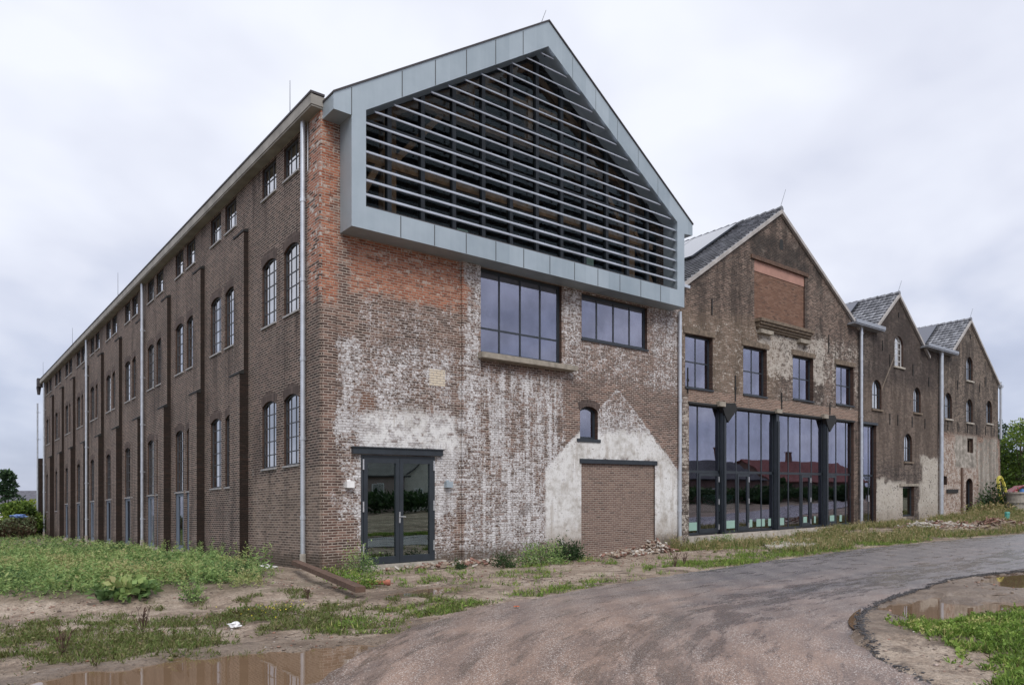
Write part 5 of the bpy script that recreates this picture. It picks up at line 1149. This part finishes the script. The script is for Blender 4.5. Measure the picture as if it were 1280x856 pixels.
# ------------------------------------------------------------------ houses
def house(name,label,x0,x1,y0,y1,ze,zr,wallc,roofc,axis='x',chim=None,wins=(),z0=-.5,group=None):
    at=((x0+x1)/2,(y0+y1)/2,0); rt=empty(name,label,'house',at,group); mb=MB(); WMt=simple('house_wall',wallc,.85,0,.12,1.2); RMt=simple('house_roof',roofc,.8,0,.3,3)
    ym=(y0+y1)/2; xm=(x0+x1)/2
    if axis=='x':
        mb.prism([(x0,y0,z0),(x0,y1,z0),(x0,y1,ze),(x0,ym,zr-.05),(x0,y0,ze)],(x1-x0,0,0)); wl=mb.build('wall',WMt,rt,(x0,y0,0))
        mb=MB(); 
        for s,yy in ((-1,y0),(1,y1)): mb.prism([(x0-.3,yy+s*.4,ze-.2),(x0-.3,ym,zr),(x0-.3,ym,zr+.15),(x0-.3,yy+s*.4,ze-.05)],(x1-x0+.6,0,0))
    else:
        mb.prism([(x0,y0,z0),(x1,y0,z0),(x1,y0,ze),(xm,y0,zr-.05),(x0,y0,ze)],(0,y1-y0,0)); wl=mb.build('wall',WMt,rt,(x0,y0,0))
        mb=MB()
        for s,xx in ((-1,x0),(1,x1)): mb.prism([(xx+s*.4,y0-.3,ze-.2),(xm,y0-.3,zr),(xm,y0-.3,zr+.15),(xx+s*.4,y0-.3,ze-.05)],(0,y1-y0+.6,0))
    rf=mb.build('roof',RMt,rt,(x0,y0,ze))
    if chim:
        for (cx,cy,cz) in chim: mb=MB(); mb.box((cx-.4,cy-.4,ze),(cx+.4,cy+.4,cz)); mb.box((cx-.48,cy-.48,cz),(cx+.48,cy+.48,cz+.15)); mb.build('chimney',simple('chimney_brick',(.14,.07,.05),.9),rf,(cx,cy,ze))
    for (a,b,c,d,side) in wins:
        yy=y1 if side=='b' else y0; s=1 if side=='b' else -1; mb=MB(); mb.box((a,yy,c),(b,yy+s*.06,d)); w=mb.build('window',M['white'],rt,(a,yy,c)); mb=MB(); mb.box((a+.08,yy+s*.061,c+.08),(b-.08,yy+s*.07,d-.08)); mb.build('pane',M['glassdark'],w,(a,yy,c))
    return rt
x,y=W(-72.5,110); house('far_house','low far house with grey roof beyond the hedge on the left',x-4,x+24,y,y+9,2.8,5.35,(.20,.12,.09),(.10,.10,.12),'x')
x,y=W(-70.5,96); house('far_annex','low grey-roofed outbuilding with brown gable in front of the far house',x-3,x+3,y-3,y+4,1.2,3.4,(.16,.08,.06),(.11,.11,.13),'y')
x,y=W(-56.5,80); rt=empty('white_van','white van parked far left beyond the hedge','van',(x,y,0)); RIGID.add(rt.name)
mb=MB(); mb.prism([(-2.4,-.95,.6),(2.5,-.95,.6),(2.6,-.95,1.3),(1.7,-.95,2.4),(-2.4,-.95,2.45)],(0,1.9,0)); o=mb.build('body',M['white'],rt,PRE[rt.name],local=True); bez(o,.08)
mb=MB(); mb.prism([(1.0,-.97,1.4),(2.3,-.97,1.4),(1.65,-.97,2.2),(1.0,-.97,2.2)],(0,1.94,0)); mb.build('windows',M['frame'],rt,PRE[rt.name],local=True)
for xx in (-1.6,1.7):
    for yy in (-.98,.78): mb=MB(); mb.tube((xx,yy,.36),(xx,yy+.2,.36),.36,.36,16); mb.build('wheel',simple('tyre_rubber',(.02,.02,.02),.8),rt,PRE[rt.name],local=True)
# houses across the road, seen mirrored in the glass
HG='houses across the road, mirrored in the windows'
house('street_house','grey-rendered house mirrored in the left leaf of the glazed double door',21.5,29.5,-56,-45,3.3,3.9,(.30,.24,.22),(.05,.05,.05),'x',[(27,-50,5.0)],[(23,24,1.0,2.4,'b'),(26,27,1.0,2.4,'b')],group=HG)
house('street_house','white gabled house mirrored in the right leaf of the glazed double door',29.8,37.5,-60,-46,3.0,5.9,(.55,.53,.48),(.045,.045,.05),'y',None,[(31,32.2,.8,1.9,'b'),(34.5,36,.8,1.9,'b')],group=HG)
house('street_house','long dark-roofed house mirrored in the left bays of the glass front',66,94,-58,-46,3.2,6.0,(.16,.10,.08),(.035,.035,.04),'x',[(89.5,-51,8.2)],[(72,74,.8,2.0,'b'),(80,82,.8,2.0,'b')],group=HG)
house('street_house','red-roofed house mirrored in the right bays of the glass front',103,136,-62,-50,3.0,6.7,(.13,.08,.06),(.15,.042,.032),'x',[(118,-56,8.6)],[(110,112,.8,2.0,'b')],group=HG)
house('street_house','dark brick house mirrored at the edge of the second bay of the glass front',44,60,-62,-50,2.6,4.6,(.12,.08,.06),(.04,.04,.045),'x',None,[(50,52,.8,2,'b')],group=HG)
for i,(x,y,h) in enumerate(((40,-40,2.6),(62,-43,3.4),(98,-46,3.6),(142,-50,5),(84,-40,1.8),(110,-42,2.2),(14,-44,4.5))):
    tree('street_tree',['leafy garden tree left of the dark brick house','round tree between the dark house and the long roof','tree in the gap before the red roof','tall tree right of the red roof','low shrub before the long dark-roofed house','low shrub before the red-roofed house','tree left of the grey rendered house'][i],'tree',x,y,h,2.2 if h<4 else 3,2500,'dark',-.2,seed=60+i,clumps=20,lf=.35,lo=.1,trunk=.1,group='garden trees across the road')
for i,(x0,x1,y,h,lb) in enumerate(((16,62,-41,1.7,'long dark hedge added to darken the low reflection in the glazed double door'),(64,140,-43,2.1,'long dark hedge added to darken the low reflection in the glass front'))):  # unseen hedges, added to darken the lower part of the mirrored street
    n_=9000; hp=np.stack([rng.uniform(x0,x1,n_),rng.uniform(y-1,y+1,n_),rng.uniform(0,1,n_)**.5*h-.2],1); co,f,t=leaves(hp,rng.normal(0,1,(n_,3)),rng.uniform(.3,.6,n_),rng.uniform(.15,.3,n_),rng.uniform(0,1,n_)); o=mkobj('added_hedge',npmesh('added_hedge',co,f,4,[LM['dark']],{'tone':t})); tag(o,lb,'hedge')
# ================================================================== fall of the site
def shear_mesh(me):
    co=np.empty(len(me.vertices)*3,'f'); me.vertices.foreach_get('co',co); co=co.reshape(-1,3)
    co[:,2]+=FALL*(RX*co[:,0]+RY*co[:,1]); me.vertices.foreach_set('co',co.ravel()); me.update()
done=set()
def walk(o,rig):
    if not rig:
        o.location.z+=FALL*(RX*o.location.x+RY*o.location.y)
        if o.data and o.name not in RIGID and o.data.name not in done: done.add(o.data.name); shear_mesh(o.data)
    for c in o.children: walk(c,rig or (o.name in RIGID))
for o in [o for o in bpy.data.objects if o.parent is None]: walk(o,False)
# ================================================================== sky, sun, camera
w=bpy.data.worlds.new('World'); S.world=w; w.use_nodes=True; nt=w.node_tree; bg=nt.nodes['Background']
sky=nt.nodes.new('ShaderNodeTexSky'); sky.sky_type='NISHITA'; sky.sun_disc=False; SE,SR=R(48),R(205); sky.sun_elevation=SE; sky.sun_rotation=SR
class WN(NT):
    def __init__(s,nt): s.nt=nt
n=WN(nt); tc=nt.nodes.new('ShaderNodeTexCoord'); g=X(nt,tc.outputs['Generated']); x,y,z=n.sep(g)
zz=z.mx(.0); q=n.vec(x/(zz+.35),y/(zz+.35),0)
a=n.noise(q,.9,4,.5,.3); b=n.noise(q,2.6,4,.5,.2)
# lateral term: cloud deck is thinner (brighter) over the middle of the street
el=zz.sm(.0,.55)
f=(el*.72+(a-.5)*1.9+(b-.5)*1.3+.20).sat()
cl=n.ramp(f,[(0,(2.5,2.75,3.6)),(.3,(3.2,3.45,4.3)),(.6,(4.45,4.6,5.25)),(1,(5.45,5.6,6.1))])
mx=nt.nodes.new('ShaderNodeMix'); mx.data_type='RGBA'; mx.inputs[0].default_value=.93; nt.links.new(sky.outputs[0],mx.inputs[6]); nt.links.new(cl.k,mx.inputs[7])
nt.links.new(mx.outputs[2],bg.inputs[0]); bg.inputs[1].default_value=.115
sl=bpy.data.lights.new('sun','SUN'); sl.energy=1.5; sl.angle=R(30); sl.color=(1,.96,.9); so=bpy.data.objects.new('sun',sl); COL.objects.link(so)
dv=Vector((math.sin(SR)*math.cos(SE),math.cos(SR)*math.cos(SE),math.sin(SE))); so.rotation_euler=dv.to_track_quat('Z','Y').to_euler(); so.location=(0,-20,30)
cd=bpy.data.cameras.new('camera'); co=bpy.data.objects.new('camera',cd); COL.objects.link(co); S.camera=co
cd.sensor_width=36; cd.lens=921/1280*36; cd.shift_y=(632.7-428)/1280; cd.clip_start=.1; cd.clip_end=4000
co.location=(-7.6512,-16.4895,1.459); co.rotation_euler=(R(90),0,-math.atan2(.63447,.77295))
S.render.engine='CYCLES'; S.view_settings.view_transform='Standard'; S.view_settings.look='None'; S.view_settings.gamma=1; S.view_settings.exposure=.64
S.cycles.max_bounces=8; S.cycles.transparent_max_bounces=12; S.cycles.glossy_bounces=4
